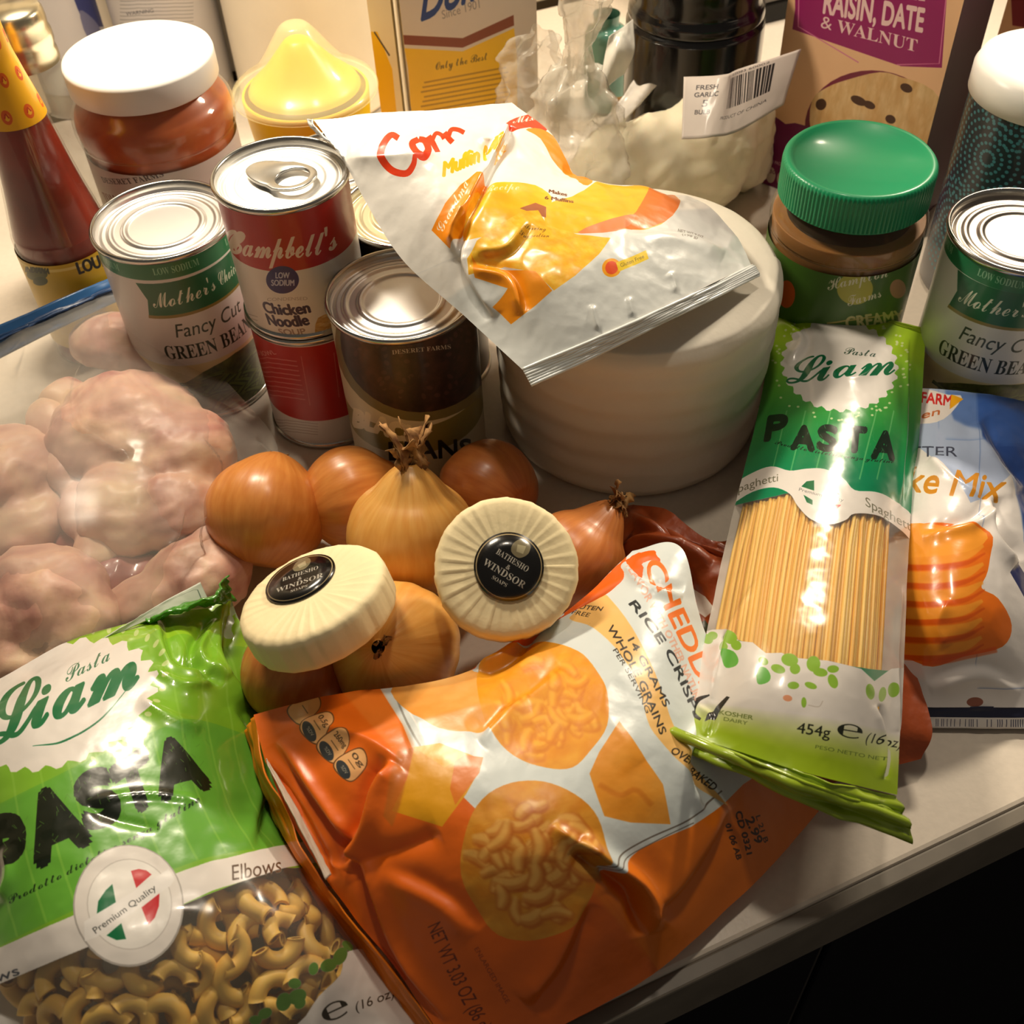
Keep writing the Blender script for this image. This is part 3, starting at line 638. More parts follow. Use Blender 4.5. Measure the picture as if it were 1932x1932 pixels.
# grey appliance behind it
g = thing('grey_appliance', P(1440, 70, 0) + [0.02, .05, 0], 'dark grey metal appliance standing against the wall behind the cereal box', 'appliance')
M_gr = mat('grey_metal', (96, 92, 90), .35, metal=.5)
obx = P(1440, 70, 0); q = boxm('appliance_body', (.045, .02, .085), (.20, .06, .13), M_gr, g, .006, rz=ANG); q2_ = boxm('appliance_foot', (.045, .02, .009), (.17, .045, .017), mat('black_rubber', (20, 20, 20), .6), g, .002, rz=ANG)

# ---- canister with teal dots and white lid
def findz(xl, yl, base):   # height above base point where the vertical line reaches image row yl
    zs = np.linspace(0, .5, 1000); q = proj(np.stack([np.full(1000, base[0]), np.full(1000, base[1]), zs], 1)); return float(np.interp(-yl, -q[:, 1], zs))
base = P(1862, 530, 0); R = .0415
hz = findz(0, 120, base)
tt = thing('teal_canister', (base[0], base[1], 0), 'white-lidded canister with rings of teal dots, behind the right green beans can', 'canister')
M, th0 = cylmap(base, R, hz - .012, .001); T = Tex('teal_pattern', 1500, 1100, _sr(22, 38, 48), M)
T.poly([(0, 0), (1, 0), (1, .22), (0, .22)], _sr(92, 92, 94), sp='uv'); T.poly([(0, .15), (1, .15), (1, .30), (0, .30)], _sr(92, 92, 94), sp='uv', a=.6, blur=5)
for cx, cy, kk in ((1862, 300, 9), (1790, 440, 7), (1930, 210, 5)):
    q = T.M([(cx, cy)])[0]
    for k in range(1, kk + 1):
        n = 7 + 6 * k; r_ = .0170 * k
        for j in range(n):
            a = 2 * math.pi * j / n; x = q[0] + r_ * math.cos(a); y = q[1] + r_ * math.sin(a) * 2 * math.pi * R / (hz - .012)
            T.ell(x, y, .0042, .0042 * 2 * math.pi * R / (hz - .012) * .9, _sr(58, 122, 132), sp='uv')
lathe('canister_body', [(0, .001), (R - .002, .001), (R, .003), (R, .006), (R, hz - .012)], printed('teal_print', T, .35, .4), tt, 96, uvv=[0, 0, 0, .005, 1], th0=th0)
lathe('lid', [(0, hz + .004), (R * .8, hz + .004), (R * .98, hz + .001), (R * 1.04, hz - .004), (R * 1.04, hz - .016), (R * .98, hz - .016)], M_white, tt, 96)

# ================================================================= BOXES
def box_print(name, pl, pr, height, deep, label, cat, side, paint, lean=0., base=(255, 255, 255), res=(1100, 1500), top=None, bag=False):
    """upright carton: pl, pr are the front bottom corners on the counter"""
    a, b = np.array(pl), np.array(pr); w_ = np.linalg.norm(b - a); ux = (b - a) / w_; nb = np.array([-ux[1], ux[0], 0])
    t = thing(name, a, label, cat)
    v = np.linspace(0, 1, 40); u = np.linspace(0, 1, 40)
    S = a + ux * (u[None, :, None] * w_) + np.array([0, 0, 1.]) * (v[:, None, None] * height)
    T = Tex(name + '_print', res[0], res[1], np.array(base) / 255., Map(S)); paint(T)
    nn = 12; u = np.linspace(0, 1, nn); v = np.linspace(0, 1, nn); S = ux * (u[None, :, None] * w_) + np.array([0, 0, 1.]) * (v[:, None, None] * height)
    uv = np.stack(np.broadcast_arrays(u[None, :], v[:, None]), -1)
    mesh('front_panel', S, gridfaces(nn, nn), printed(name + '_card', T, .42, .15), t, uv, smooth=False)
    bx = ux * w_; dn = nb * deep; up_ = np.array([0, 0, height]); z = np.zeros(3)
    V = [bx, bx + dn, bx + dn + up_, bx + up_, z, dn, dn + up_, up_]
    o = mesh('carton', V, [(0, 1, 2, 3), (5, 4, 7, 6), (1, 5, 6, 2), (3, 2, 6, 7), (0, 4, 5, 1)], side, t, smooth=False)
    return t
def pgran(T):
    pur = _sr(152, 24, 100)
    T.poly([(1502, -200), (1500, 18), (1495, 55), (1700, 125), (1777, 128), (1800, -200)], pur)
    T.line([(1510, -150), (1506, 50), (1620, 118)], 2.2, _sr(216, 120, 160), smooth=False); T.line([(1692, 122), (1772, 120), (1795, -100)], 2.2, _sr(216, 120, 160), smooth=False)
    wc = _sr(244, 206, 204)
    T.text('GLUTEN FREE', (1560, -22), (1745, 2), 14, wc, 'sansb', .0)
    T.text('RAISIN, DATE', (1553, 24), (1740, 60), 44, wc, 'sansb', .015, up=(.12, -1)); T.text('& WALNUT', (1548, 52), (1729, 98), 23, wc, 'serif', .02, up=(.12, -1))
    fd = food(_sr(226, 180, 120), _sr(244, 212, 160), _sr(176, 128, 70), 34, 6)
    T.ell(1650, 245, 132, 112, _sr(120, 30, 60), rot=8); T.poly([(1530, 250), (1532, 190), (1560, 165), (1600, 150), (1660, 136), (1700, 145), (1760, 170), (1790, 230), (1780, 330), (1560, 330)], (0, 0, 0), tex=fd, smooth=3)
    for x, y, a, b in ((1549, 197, 10, 11), (1620, 190, 16, 8), (1640, 198, 12, 7), (1710, 166, 12, 8), (1590, 240, 9, 8), (1680, 225, 10, 8)): T.ell(x, y, a, b, _sr(72, 40, 22), rot=25)
    T.poly([(1440, 205), (1470, 225), (1482, 234), (1500, 232), (1530, 240), (1560, 300), (1700, 330), (1760, 420), (1400, 420)], _sr(118, 18, 82))
    T.text('PER 1 PACKAGE', (1446, 305), (1486, 316), 6, wc, 'sansb')
    T.ell(1454, 330, 9, 15, _sr(214, 190, 180)); T.ell(1474, 338, 8, 14, _sr(214, 190, 180)); T.text('130', (1447, 325), (1462, 329), 7, _sr(110, 40, 70), 'sansb')
bl = P(1437, 345, 0); bdir = P(1752, 400, 0) - P(1437, 345, 0)
# right front bottom corner: where the vertical edge through (1752,259) meets the counter
vp = np.array([1069.8, 2894.6]); e0 = np.array([1752., 259]); dd = (vp - e0) / (vp - e0)[1]
br = P(*(e0 + dd * (447 - 259)), 0)
box_print('cereal_box', bl, br, .30, .05, 'tall cereal carton with a magenta panel and oatmeal bowl picture', 'box', mat('carton_side_plum', (64, 14, 40), .5), pgran, base=(240, 192, 148), res=(1400, 2200))
# box behind at the right
b2 = P(1868, 330, 0); b3 = b2 + (br - bl) * .8
def pbx(T):
    T.poly([(1905, -60), (1990, -60), (1990, 60), (1910, 48)], _sr(120, 24, 26))
box_print('brown_carton', b2 + np.array([.0, .05, 0]), b3 + np.array([0, .05, 0]), .30, .05, 'tan carton with a dark red corner print in the top right corner', 'box', mat('carton_side_tan', (160, 120, 80), .6), pbx, base=(206, 160, 112), res=(600, 900))
# sugar box
def psug(T):
    T.text('Domino', (795, 38), (990, -40), 62, _sr(26, 62, 130), 'sansbi', .02, up=(.0, -1)); T.text('Since 1901', (835, 36), (908, 14), 16, _sr(150, 140, 132), 'ital')
    T.poly([(760, 66), (873, 72), (969, 28), (970, 48), (873, 90), (762, 84)], _sr(140, 70, 40))
    T.poly([(763, 91), (873, 97), (970, 53), (975, 100), (978, 420), (790, 420), (770, 130)], _sr(252, 200, 24))
    dk = _sr(96, 72, 14)
    T.text('Only the Best', (823, 132), (921, 112), 15, dk, 'script', .01)
    for k in range(14): T.line([(800 - (k % 3) * 3, 156 + k * 9.0), (955 + (k % 2) * 4, 127 + k * 9.2)], 3.2, _sr(190, 142, 20))
sl = P(790, 335, 0); sr_ = P(1018, 300, 0)
box_print('sugar_box', sl, sr_, .26, .055, 'white and yellow sugar carton with a brown chevron, behind the corn muffin mix bag', 'box', mat('carton_side_cream', (232, 220, 196), .5), psug, base=(226, 212, 196), res=(1000, 1400))
# slim yellow packet left of it
def pyel(T):
    T.poly([(690, 60), (712, 60), (740, 130), (760, 330), (700, 330)], _sr(246, 190, 20)); T.line([(706, 60), (735, 105)], 3, _sr(80, 70, 60))
box_print('yellow_packet', P(736, 340, 0), P(775, 338, 0), .24, .02, 'slim cream and yellow packet between the yellow cup and the sugar carton', 'packet', mat('packet_side', (240, 214, 140), .5), pyel, base=(240, 222, 180), res=(300, 900))

# ================================================================= PAPER TOWEL ROLL
base = P(1186, 772, 0); R = .0735; RH = .100
rt = thing('toilet_paper_roll', (base[0], base[1], 0), 'large white paper roll standing upright under the corn muffin mix bag', 'paper roll')
M_paper = mat('white_tissue', (240, 232, 216), .85, var=.02, nscale=60, bump=.35, bscale=120)
def tissue(r, th, z): return r + np.where(r > .05, .0007 * (fbm(th * 3, z * 90, 0, 21, 3)) + .0006 * np.sin(z * 420 + 2 * fbm(th * 2, z * 20, 0, 5)) * (z < .1), 0)
pr = smoothprof([(.020, .012), (.020, RH - .003), (.022, RH), (.05, RH + .001), (R - .006, RH), (R - .0015, RH - .003), (R, RH - .010)], 50)
pr = np.concatenate([pr, [(R - .001 * k / 40 * 2, RH - .010 - (RH - .018) * k / 40) for k in range(1, 41)], [(R - .004, .003), (R - .012, .001), (.02, .001)]])
lathe('tissue_layers', pr, M_paper, rt, 160, rad=tissue)
lathe('cardboard_core', [(.0195, .004), (.0195, RH - .004), (.0185, RH - .004), (.0185, .004)], mat('cardboard', (170, 130, 90), .8), rt, 48)

# ================================================================= ONIONS
def onion_mat(name, c1, c2, c3, seed):
    m = bpy.data.materials.new(name); m.use_nodes = True; nt = m.node_tree; b = nt.nodes['Principled BSDF']; L = nt.links.new; N_ = nt.nodes.new
    uv = N_('ShaderNodeUVMap'); mp = N_('ShaderNodeMapping'); mp.inputs['Scale'].default_value = (18, 1.3, 1); mp.inputs['Location'].default_value = (seed * 3.1, seed, 0); L(uv.outputs[0], mp.inputs[0])
    n = N_('ShaderNodeTexNoise'); n.inputs['Scale'].default_value = 3; n.inputs['Detail'].default_value = 6; L(mp.outputs[0], n.inputs['Vector'])
    r = N_('ShaderNodeValToRGB'); e = r.color_ramp.elements; e[0].position = .3; e[0].color = lin(c1); e[1].position = .72; e[1].color = lin(c2); L(n.outputs['Fac'], r.inputs['Fac'])
    tc = N_('ShaderNodeTexCoord'); n2 = N_('ShaderNodeTexNoise'); n2.inputs['Scale'].default_value = 38; n2.inputs['Detail'].default_value = 3; L(tc.outputs['Object'], n2.inputs['Vector'])
    r2 = N_('ShaderNodeValToRGB'); r2.color_ramp.elements[0].position = .52; r2.color_ramp.elements[1].position = .75; r2.color_ramp.elements[1].color = (.6, .6, .6, 1); L(n2.outputs['Fac'], r2.inputs['Fac'])
    mx = N_('ShaderNodeMixRGB'); mx.inputs[2].default_value = lin(c3); L(r2.outputs[0], mx.inputs[0]); L(r.outputs[0], mx.inputs[1]); L(mx.outputs[0], b.inputs['Base Color'])
    b.inputs['Roughness'].default_value = .36; b.inputs['Coat Weight'].default_value = .18; b.inputs['Coat Roughness'].default_value = .25; b.inputs['Subsurface Weight'].default_value = .08; b.inputs['Subsurface Radius'].default_value = (.01, .004, .002); b.inputs['Subsurface Scale'].default_value = .4
    bp = N_('ShaderNodeBump'); bp.inputs['Strength'].default_value = .12; bp.inputs['Distance'].default_value = .001; L(n.outputs['Fac'], bp.inputs['Height']); L(bp.outputs[0], b.inputs['Normal'])
    return m
M_stem = mat('dry_onion_stem', (196, 150, 92), .8, col2=(110, 66, 34), nscale=160)
M_root = mat('onion_root', (130, 76, 40), .85, var=.3, nscale=200)
M_oc = [onion_mat('onion_skin', (204, 124, 54), (220, 146, 72), (180, 94, 36), 1), onion_mat('onion_skin_light', (220, 156, 72), (232, 178, 96), (196, 126, 48), 2), onion_mat('onion_skin_brown', (188, 108, 50), (206, 130, 66), (150, 76, 32), 3)]
def onion(px, py, z, rp, axis, label, m, neck=.25, tuft=.0, tilt_len=.02, squash=.94, seed=0, stub=False):
    c = P(px, py, z); R = rp * mmpx(c); ax = np.array(axis, float); ax /= np.linalg.norm(ax)
    t = thing('onion', c, label, 'onion', 'loose yellow onions', axis=ax)
    ph = np.linspace(-math.pi / 2, math.pi / 2, 48); rr = R * np.cos(ph); zz = R * squash * np.sin(ph)
    k = np.clip((np.sin(ph) - .80) / .2, 0, 1); zz = zz + k ** 1.6 * R * neck; rr = np.maximum(rr, np.where(ph > 1.0, R * .10, 0)); rr[0] = .0001
    zz = zz + R * .06 * np.clip((-np.sin(ph) - .93) / .07, 0, 1)
    def rad(r, th, z_): return r * (1 + .018 * np.sin(th * 2 + seed) + .012 * np.sin(th * 5 + seed * 2) + .03 * fbm(np.cos(th) * 1.5 + seed, np.sin(th) * 1.5, z_ / R * 1.2, seed, 3) + .006 * np.sin(th * 17 + seed))
    lathe('skin', np.stack([rr, zz], 1), m, t, 72, rad=rad)
    rnd = random.Random(seed)
    # papery stem tuft
    top = R * squash + R * neck
    for k in range((11 if tuft > .01 else 7) if tuft else 4):
        a = rnd.uniform(0, 6.28); L_ = (tuft or .004) * rnd.uniform(.55, 1.1); w_ = rnd.uniform(.0022, .0048) if tuft > .01 else .0018
        s = np.linspace(0, 1, 12); x0 = .0035 * math.cos(a); y0 = .0035 * math.sin(a); bnd = rnd.uniform(-.6, .6)
        cx = x0 + .5 * L_ * np.sin(bnd + a) * s ** 2; cy = y0 + .5 * L_ * np.cos(bnd + a) * s ** 2; cz = top - .004 + L_ * s
        tw = a + s * rnd.uniform(-2, 2); ww = w_ * (1 - .4 * s) * (1 + .35 * np.sin(s * 9 + a))
        V = np.concatenate([np.stack([cx + ww * np.cos(tw), cy + ww * np.sin(tw), cz], 1), np.stack([cx, cy, cz + .0006], 1), np.stack([cx - ww * np.cos(tw), cy - ww * np.sin(tw), cz], 1)])
        V = V.reshape(3, 12, 3) + .0005 * np.random.RandomState(seed * 9 + k).randn(3, 12, 3)
        o = mesh('stem_leaf', V, gridfaces(3, 12), M_stem, t); sd = o.modifiers.new('s', 'SOLIDIFY'); sd.thickness = .0004
    if stub:
        lathe('root_disc', [(0, -R * squash - .0005), (R * .12, -R * squash), (R * .16, -R * squash + .002)], M_root, t, 20)
    return c, R
cu = lambda a, b, c_: RT * a + UP * b - FW * c_     # right, up, towards the viewer
onion(503, 968, .034, 113, cu(.15, .95, -.15), 'large smooth onion at the left, touching the bag of chicken', M_oc[0], .10, 0, seed=1)
onion(663, 940, .031, 98, cu(.9, .35, -.3), 'onion with a bright highlight, between the left onion and the one with the tall stem', M_oc[0], .22, 0, seed=2)
onion(776, 1012, .044, 122, cu(.02, .86, .42), 'pale onion with a tall dry ragged stem, between the two wrapped soaps', M_oc[1], .30, .022, seed=3)
onion(922, 925, .030, 97, cu(-.7, .3, -.5), 'brown onion directly in front of the black beans can', M_oc[2], .2, 0, seed=4)
onion(1082, 1058, .034, 101, cu(.58, .78, .0), 'onion with a pointed neck, right of the face-on soap', M_oc[2], .42, .012, seed=5)
onion(745, 1222, .036, 125, cu(-.12, .12, .95), 'onion below the face-on soap with its brown root end facing out', M_oc[1], .10, .0045, seed=6)
onion(560, 1270, .028, 104, cu(.3, .8, .2), 'reddish-brown onion in deep shadow under the tilted soap', M_oc[2], .2, 0, seed=7)

# ================================================================= WRAPPED SOAPS
M_wrap = mat('pleated_soap_paper', (240, 222, 176), .6, var=.03, nscale=90, bump=.15, bscale=260)
def soap(px, py, z, rp, nrm, label, lx, ly, words, rot, seed):
    c = P(px, py, z); R = rp * mmpx(c); H_ = R * .55; n = np.array(nrm) / np.linalg.norm(nrm)
    t = thing('wrapped_soap', c, label, 'soap', 'round pleat-wrapped soaps')
    q = Vector((0, 0, 1)).rotation_difference(Vector(n)); t.rotation_mode = 'QUATERNION'; t.rotation_quaternion = q
    NP = 33; seg = NP * 6; th = np.linspace(0, 2 * math.pi, seg + 1); saw = (th / (2 * math.pi) * NP) % 1.0
    rnd = np.random.RandomState(seed); jit = rnd.uniform(.4, 1.2, NP + 1)[np.minimum((th / (2 * math.pi) * NP).astype(int), NP)]
    prof = [(0, 0), (.30, 0), (.45, .0), (.6, .0), (.75, -.002), (.88, -.010), (.95, -.03), (.985, -.07), (1, -.14), (1, -.3), (1.0, -.42), (.985, -.49), (.95, -.53), (.85, -.55), (.4, -.55), (0, -.55)]
    V = []
    for (r, h) in prof:
        k = min(1, max(0, (r - .3) / .3)); top = h > -.2
        rr_ = R * r * (1 - .012 * saw * jit * (r > .9)) * (1 + .006 * np.sin(th * 3 + seed)); hh = R * h + (R * .012 * k * (saw ** 2 * jit * 1.4 - .4) * (1 if top else -.6) if r > .2 else 0)
        # flattened facets of the folded paper rim
        fac = 1 - .010 * np.abs(np.sin(th * 9 + seed)) * (r > .9); V.append(np.stack([rr_ * fac * np.cos(th), rr_ * fac * np.sin(th), hh + 0 * th], 1))
    o = mesh('pleated_wrapper', np.array(V), gridfaces(len(prof), seg + 1, flip=True), M_wrap, t, smooth=True)
    # black oval label with lettering: u along the reading direction
    ctr = P(lx, ly, z); S_c = c + n * .0006
    d = (ctr - ORG); lc = ORG + d * (((S_c - ORG) @ n) / (d @ n))
    M3 = np.array(q.to_matrix()); loc = (lc - c) @ M3
    a = math.radians(rot); rdx = RT * math.cos(a) + UP * math.sin(a); lx_ = rdx @ M3; lx_[2] = 0; lx_ /= np.linalg.norm(lx_); ly_ = np.array([-lx_[1], lx_[0], 0]); r = R * .475
    T = Tex('soap_label' + str(seed), 500, 500, _sr(14, 13, 12))
    T.ell(.5, .5, .475, .475, _sr(170, 150, 110), sp='uv'); T.ell(.5, .5, .46, .46, _sr(14, 13, 12), sp='uv')
    g = _sr(178, 172, 160); k = dict(sp='uv', up=(0, 1))
    T.text(words[0], (.24, .56), (.76, .56), .085, g, 'serif', **k); T.text('&', (.47, .45), (.53, .45), .07, g, 'serif', **k); T.text(words[1], (.16, .33), (.84, .33), .10, g, 'serif', **k); T.text(words[2], (.38, .22), (.62, .22), .055, g, 'serif', **k)
    T.text('London', (.40, .11), (.60, .11), .05, _sr(130, 124, 112), 'serif', **k) if False else None
    T.poly([(.38, .82), (.42, .70), (.56, .68), (.64, .80), (.60, .93), (.46, .95)], _sr(150, 138, 104), sp='uv', a=.8, smooth=4); T.poly([(.44, .84), (.48, .74), (.58, .76), (.56, .88)], _sr(196, 186, 150), sp='uv', a=.6)
    ph = np.linspace(0, 2 * math.pi, 49); V = [loc + [0, 0, .0006]]; U = [(.5, .5)]; Fc = []
    for k_, rr_ in enumerate((.5, 1., 1.0)):
        for p_ in ph[:-1]:
            V.append(loc + (lx_ * math.cos(p_) + ly_ * math.sin(p_)) * r * rr_ + [0, 0, .0006 if k_ < 2 else -.0006]); U.append((.5 + .5 * rr_ * math.cos(p_), .5 + .5 * rr_ * math.sin(p_)))
    for i in range(48): Fc.append((0, 1 + i, 1 + (i + 1) % 48))
    for k_ in range(2):
        for i in range(48): j = (i + 1) % 48; Fc.append((1 + k_ * 48 + i, 1 + (k_ + 1) * 48 + i, 1 + (k_ + 1) * 48 + j, 1 + k_ * 48 + j))
    mesh('round_label', V, Fc, printed('soap_sticker%d' % seed, T, .22, .5), t, uv=U)
ma = cu(.93, .37, 0); mi_ = cu(-.37, .93, 0)
soap(583, 1112, .082, 150, (-FW) * .52 + mi_ * .854, 'cream pleat-wrapped soap tilted like a lid, at the left', 567, 1092, ('BATHESHO', 'WINDSOR', 'SOAPS'), 12, 1)
soap(956, 1068, .082, 139, (-FW) * .95 + cu(0.05, .22, 0), 'cream pleat-wrapped soap standing face-on, at the right', 960, 1069, ('BATHESHO', 'WINDSOR', 'SOAPS'), -32, 2)

# ================================================================= BAGS
def crumple(S, amp=.001, sc=30, seed=0, creases=(), edge=.0, ridg=.5):
    """push a smooth sheet in and out along its normals: noise, ridges and drawn creases"""
    n = normals(S); G = proj(S); x = S[..., 0] * sc; y = S[..., 1] * sc
    d = amp * (fbm(x, y, 0, seed, 4) + ridg * (ridge(x * .8 + 3, y * .8, seed + 7, 3) - .5))
    for c in creases:
        pl, dep, wd = c[0], c[1], c[2]; step = c[3] if len(c) > 3 else 0
        pl = np.array(pl, float); pl = cr1(pl, np.linspace(0, 1, 24)) if len(pl) > 2 else np.stack([np.linspace(pl[0][k], pl[1][k], 16) for k in (0, 1)], 1)
        best = np.full(G.shape[:2], 1e9); sg = np.zeros(G.shape[:2]); tt = np.zeros(G.shape[:2])
        for i in range(len(pl) - 1):
            a, b = pl[i], pl[i + 1]; e = b - a; L2 = (e ** 2).sum() + 1e-9; w_ = G - a; t = np.clip((w_ @ e) / L2, 0, 1); q = w_ - t[..., None] * e; dd = np.hypot(q[..., 0], q[..., 1]); s_ = np.sign(e[0] * w_[..., 1] - e[1] * w_[..., 0])
            u = dd < best; best = np.where(u, dd, best); sg = np.where(u, s_, sg); tt = np.where(u, (i + t) / (len(pl) - 1), tt)
        fade = np.clip(np.minimum(tt, 1 - tt) * 6, 0, 1) ** .7
        if step: d = d + dep * fade * np.tanh(sg * best / (wd * .35)) * np.exp(-(best / wd) ** 2)
        else: d = d + dep * fade * np.exp(-np.abs(best / wd) ** 1.3)
    return S + n * d[..., None]
def bagmesh(name, S, mat_, parent, ubase=.55, zmin=.0012, uvS=None, back=None, keepz=None):
    """closed pouch: the modelled front sheet plus a back sheet bulging the other way"""
    nv, nu = S.shape[:2]; u = np.linspace(0, 1, nu)[None, :, None]; v = np.linspace(0, 1, nv)[:, None, None]
    E = (1 - v) * S[:1] + v * S[-1:] + (1 - u) * S[:, :1] + u * S[:, -1:] - ((1 - u) * (1 - v) * S[0, 0] + u * (1 - v) * S[0, -1] + (1 - u) * v * S[-1, 0] + u * v * S[-1, -1])
    B = E - (S - E) * ubase; B[..., 2] = np.minimum(B[..., 2], S[..., 2] - .0003); B[..., 2] = np.maximum(B[..., 2], zmin)
    B[0], B[-1], B[:, 0], B[:, -1] = S[0], S[-1], S[:, 0], S[:, -1]
    st = 4; bi = sorted(set(list(range(0, nv, st)) + [nv - 1])); bj = sorted(set(list(range(0, nu, st)) + [nu - 1])); B2 = B[np.ix_(bi, bj)]
    uv = np.stack(np.broadcast_arrays(u[..., 0], v[..., 0]), -1)
    V = np.concatenate([S.reshape(-1, 3), B2.reshape(-1, 3)]); Fc = np.concatenate([gridfaces(nv, nu), gridfaces(len(bi), len(bj), nv * nu, flip=True)]); UV = np.concatenate([uv.reshape(-1, 2), uv[np.ix_(bi, bj)].reshape(-1, 2)])
    nf = len(gridfaces(nv, nu)); mi = [0] * nf + [1 if back else 0] * (len(Fc) - nf)
    return mesh(name, V, Fc, mat_, parent, UV, world=True, mats=[mat_, back] if back else None, mi=mi)
def strip(name, A, B, mt, parent, ribs=0, ramp=.0006, n=80, k=14, along=True, th=.0006, seed=1, wav=.001):
    """flat crimped seal between two drawn edges"""
    A = np.array([P(*q) for q in A]); B = np.array([P(*q) for q in B]); t = np.linspace(0, 1, n); a = cr1(A, t); b = cr1(B, t); s = np.linspace(0, 1, k)[:, None, None]
    S = a[None] * (1 - s) + b[None] * s; nn = normals(S); uu = t[None] * np.ones((k, 1)); ss = s[..., 0] * np.ones((1, n))
    d = wav * fbm(uu * 6, ss * 2, 0, seed, 3)
    if ribs: d = d + ramp * np.sin((ss if along else uu) * ribs * 2 * math.pi)
    S = S + nn * d[..., None]; uv = np.stack([uu, ss], -1)
    o = mesh(name, S, gridfaces(k, n), mt, parent, uv, world=True); sd = o.modifiers.new('s', 'SOLIDIFY'); sd.thickness = th; return o

# ---------------------------------------------------------------- orange snack bag (front, centre)
CR = patch([[(478, 1348, .044), (515, 1480, .044), (600, 1640, .038), (720, 1800, .026), (860, 1990, .010)],
            [(640, 1308, .052), (705, 1450, .064), (810, 1620, .062), (930, 1790, .046), (1000, 1965, .010)],
            [(868, 1274, .054), (930, 1400, .072), (1030, 1560, .072), (1150, 1700, .050), (1240, 1830, .010)],
            [(1052, 1166, .056), (1130, 1270, .068), (1230, 1400, .066), (1340, 1530, .044), (1420, 1670, .010)],
            [(1194, 1042, .048), (1284, 1034, .056), (1335, 1200, .050), (1445, 1375, .034), (1545, 1530, .010)]], 200, 230)
M = Map(CR); OR = _sr(240, 124, 22); SKY = _sr(214, 222, 222)
T = Tex('snack_bag_print', 1500, 1500, OR, M)
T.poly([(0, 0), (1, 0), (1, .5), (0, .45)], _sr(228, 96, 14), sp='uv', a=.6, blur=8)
T.poly([(712, 1290), (760, 1370), (790, 1440), (870, 1500), (1060, 1680), (1115, 1660), (1160, 1640), (1210, 1600), (1300, 1560), (1368, 1512), (1400, 1480), (1560, 1380), (1400, 1050), (1215, 900), (1100, 1080), (900, 1230)], SKY)
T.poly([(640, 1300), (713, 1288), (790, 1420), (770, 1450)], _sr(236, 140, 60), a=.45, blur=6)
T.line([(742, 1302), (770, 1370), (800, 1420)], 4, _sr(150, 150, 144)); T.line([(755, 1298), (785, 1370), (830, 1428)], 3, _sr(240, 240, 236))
T.line([(1122, 1640), (1210, 1588), (1300, 1545), (1360, 1492)], 3, _sr(120, 110, 100)); T.line([(1122, 1650), (1215, 1598), (1306, 1552)], 2, _sr(120, 110, 100))
# cream band with lettering
BAND = _sr(240, 190, 112)
T.poly([(1082, 1158), (1130, 1118), (1160, 1140), (1195, 1190), (1235, 1270), (1262, 1350), (1285, 1400), (1330, 1470), (1370, 1520), (1310, 1475), (1262, 1420), (1225, 1370), (1205, 1300), (1170, 1235), (1120, 1185), (1078, 1170)], BAND, smooth=4)
ink = _sr(34, 28, 22)
T.text('GLUTEN', (1070, 1146), (1134, 1152), 9, ink, 'sansb', up=(.55, -.83)); T.text('FREE', (1078, 1158), (1110, 1164), 9, ink, 'sansb', up=(.55, -.83))
T.text('14 GRAMS', (1184, 1209), (1252, 1336), 13, ink, 'sansb', .0, bend=.1); T.text('WHOLE GRAINS', (1144, 1184), (1244, 1388), 14, ink, 'sansb', .0, bend=.45); T.text('PER SERVING', (1156, 1228), (1219, 1347), 9, ink, 'sansb', .0, bend=.2)
T.text('RICE CRISPS', (1186, 1140), (1310, 1362), 15, _sr(36, 42, 46), 'sansb', .015, bend=.9)
T.text('FLAVOR WITH OTHER NATURAL', (1183, 1075), (1318, 1342), 13, _sr(226, 176, 156), 'sansb', bend=.6)
T.text('CHEDDAR', (1214, 1066), (1352, 1372), 34, _sr(238, 118, 34), 'sansb', .0, bend=.1)
T.text('OVEN BAKED', (1262, 1420), (1345, 1492), 13, ink, 'sansb')
# crisps and cheese pictures
pu = food(_sr(240, 160, 20), _sr(248, 182, 48), _sr(206, 110, 8), 26, 3); pud = food(_sr(226, 146, 30), _sr(240, 176, 60), _sr(176, 96, 16), 26, 8)
T.poly([(742, 1292), (870, 1262), (905, 1270), (985, 1250), (1010, 1300), (1000, 1345), (950, 1365), (900, 1382), (830, 1380), (770, 1345)], (0, 0, 0), tex=food(_sr(238, 166, 74), _sr(246, 190, 110), _sr(220, 130, 40), 20, 4), smooth=4)
T.poly([(905, 1262), (960, 1225), (1030, 1212), (1090, 1228), (1125, 1265), (1145, 1310), (1145, 1370), (1115, 1415), (1080, 1448), (1030, 1448), (970, 1425), (925, 1380), (905, 1320)], (0, 0, 0), tex=pu, smooth=4)
rr = random.Random(12)
def puffs(cx, cy, rx, ry, n, seed, cA=_sr(250, 190, 62), cB=_sr(200, 112, 16), wd=26, lo=.9):
    r = random.Random(seed)
    for k in range(n):
        a = r.random() * 6.28; q = math.sqrt(r.random()) * lo; x = cx + rx * q * math.cos(a); y = cy + ry * q * math.sin(a); b = r.random() * 6.28; l = wd * r.uniform(.6, 1.3)
        p = np.array([[x - l * math.cos(b), y - l * math.sin(b)], [x + .3 * l * math.sin(b), y - .3 * l * math.cos(b)], [x + l * math.cos(b), y + l * math.sin(b)]]); w0 = wd * r.uniform(.75, 1.1)
        T.line(p + [2, 3], [w0 * .7, w0 * 1.15, w0 * 1.15, w0 * .7], cB, a=.75, blur=4); T.line(p, [w0 * .5, w0 * .85, w0 * .85, w0 * .5], .5 * cA + .5 * cB, a=.8, blur=3); T.line(p - [1, 3], [w0 * .3, w0 * .5, w0 * .5, w0 * .3], cA, a=.75, blur=4)
puffs(1030, 1335, 100, 105, 46, 4, _sr(250, 184, 58), _sr(218, 126, 16), 20, .85)
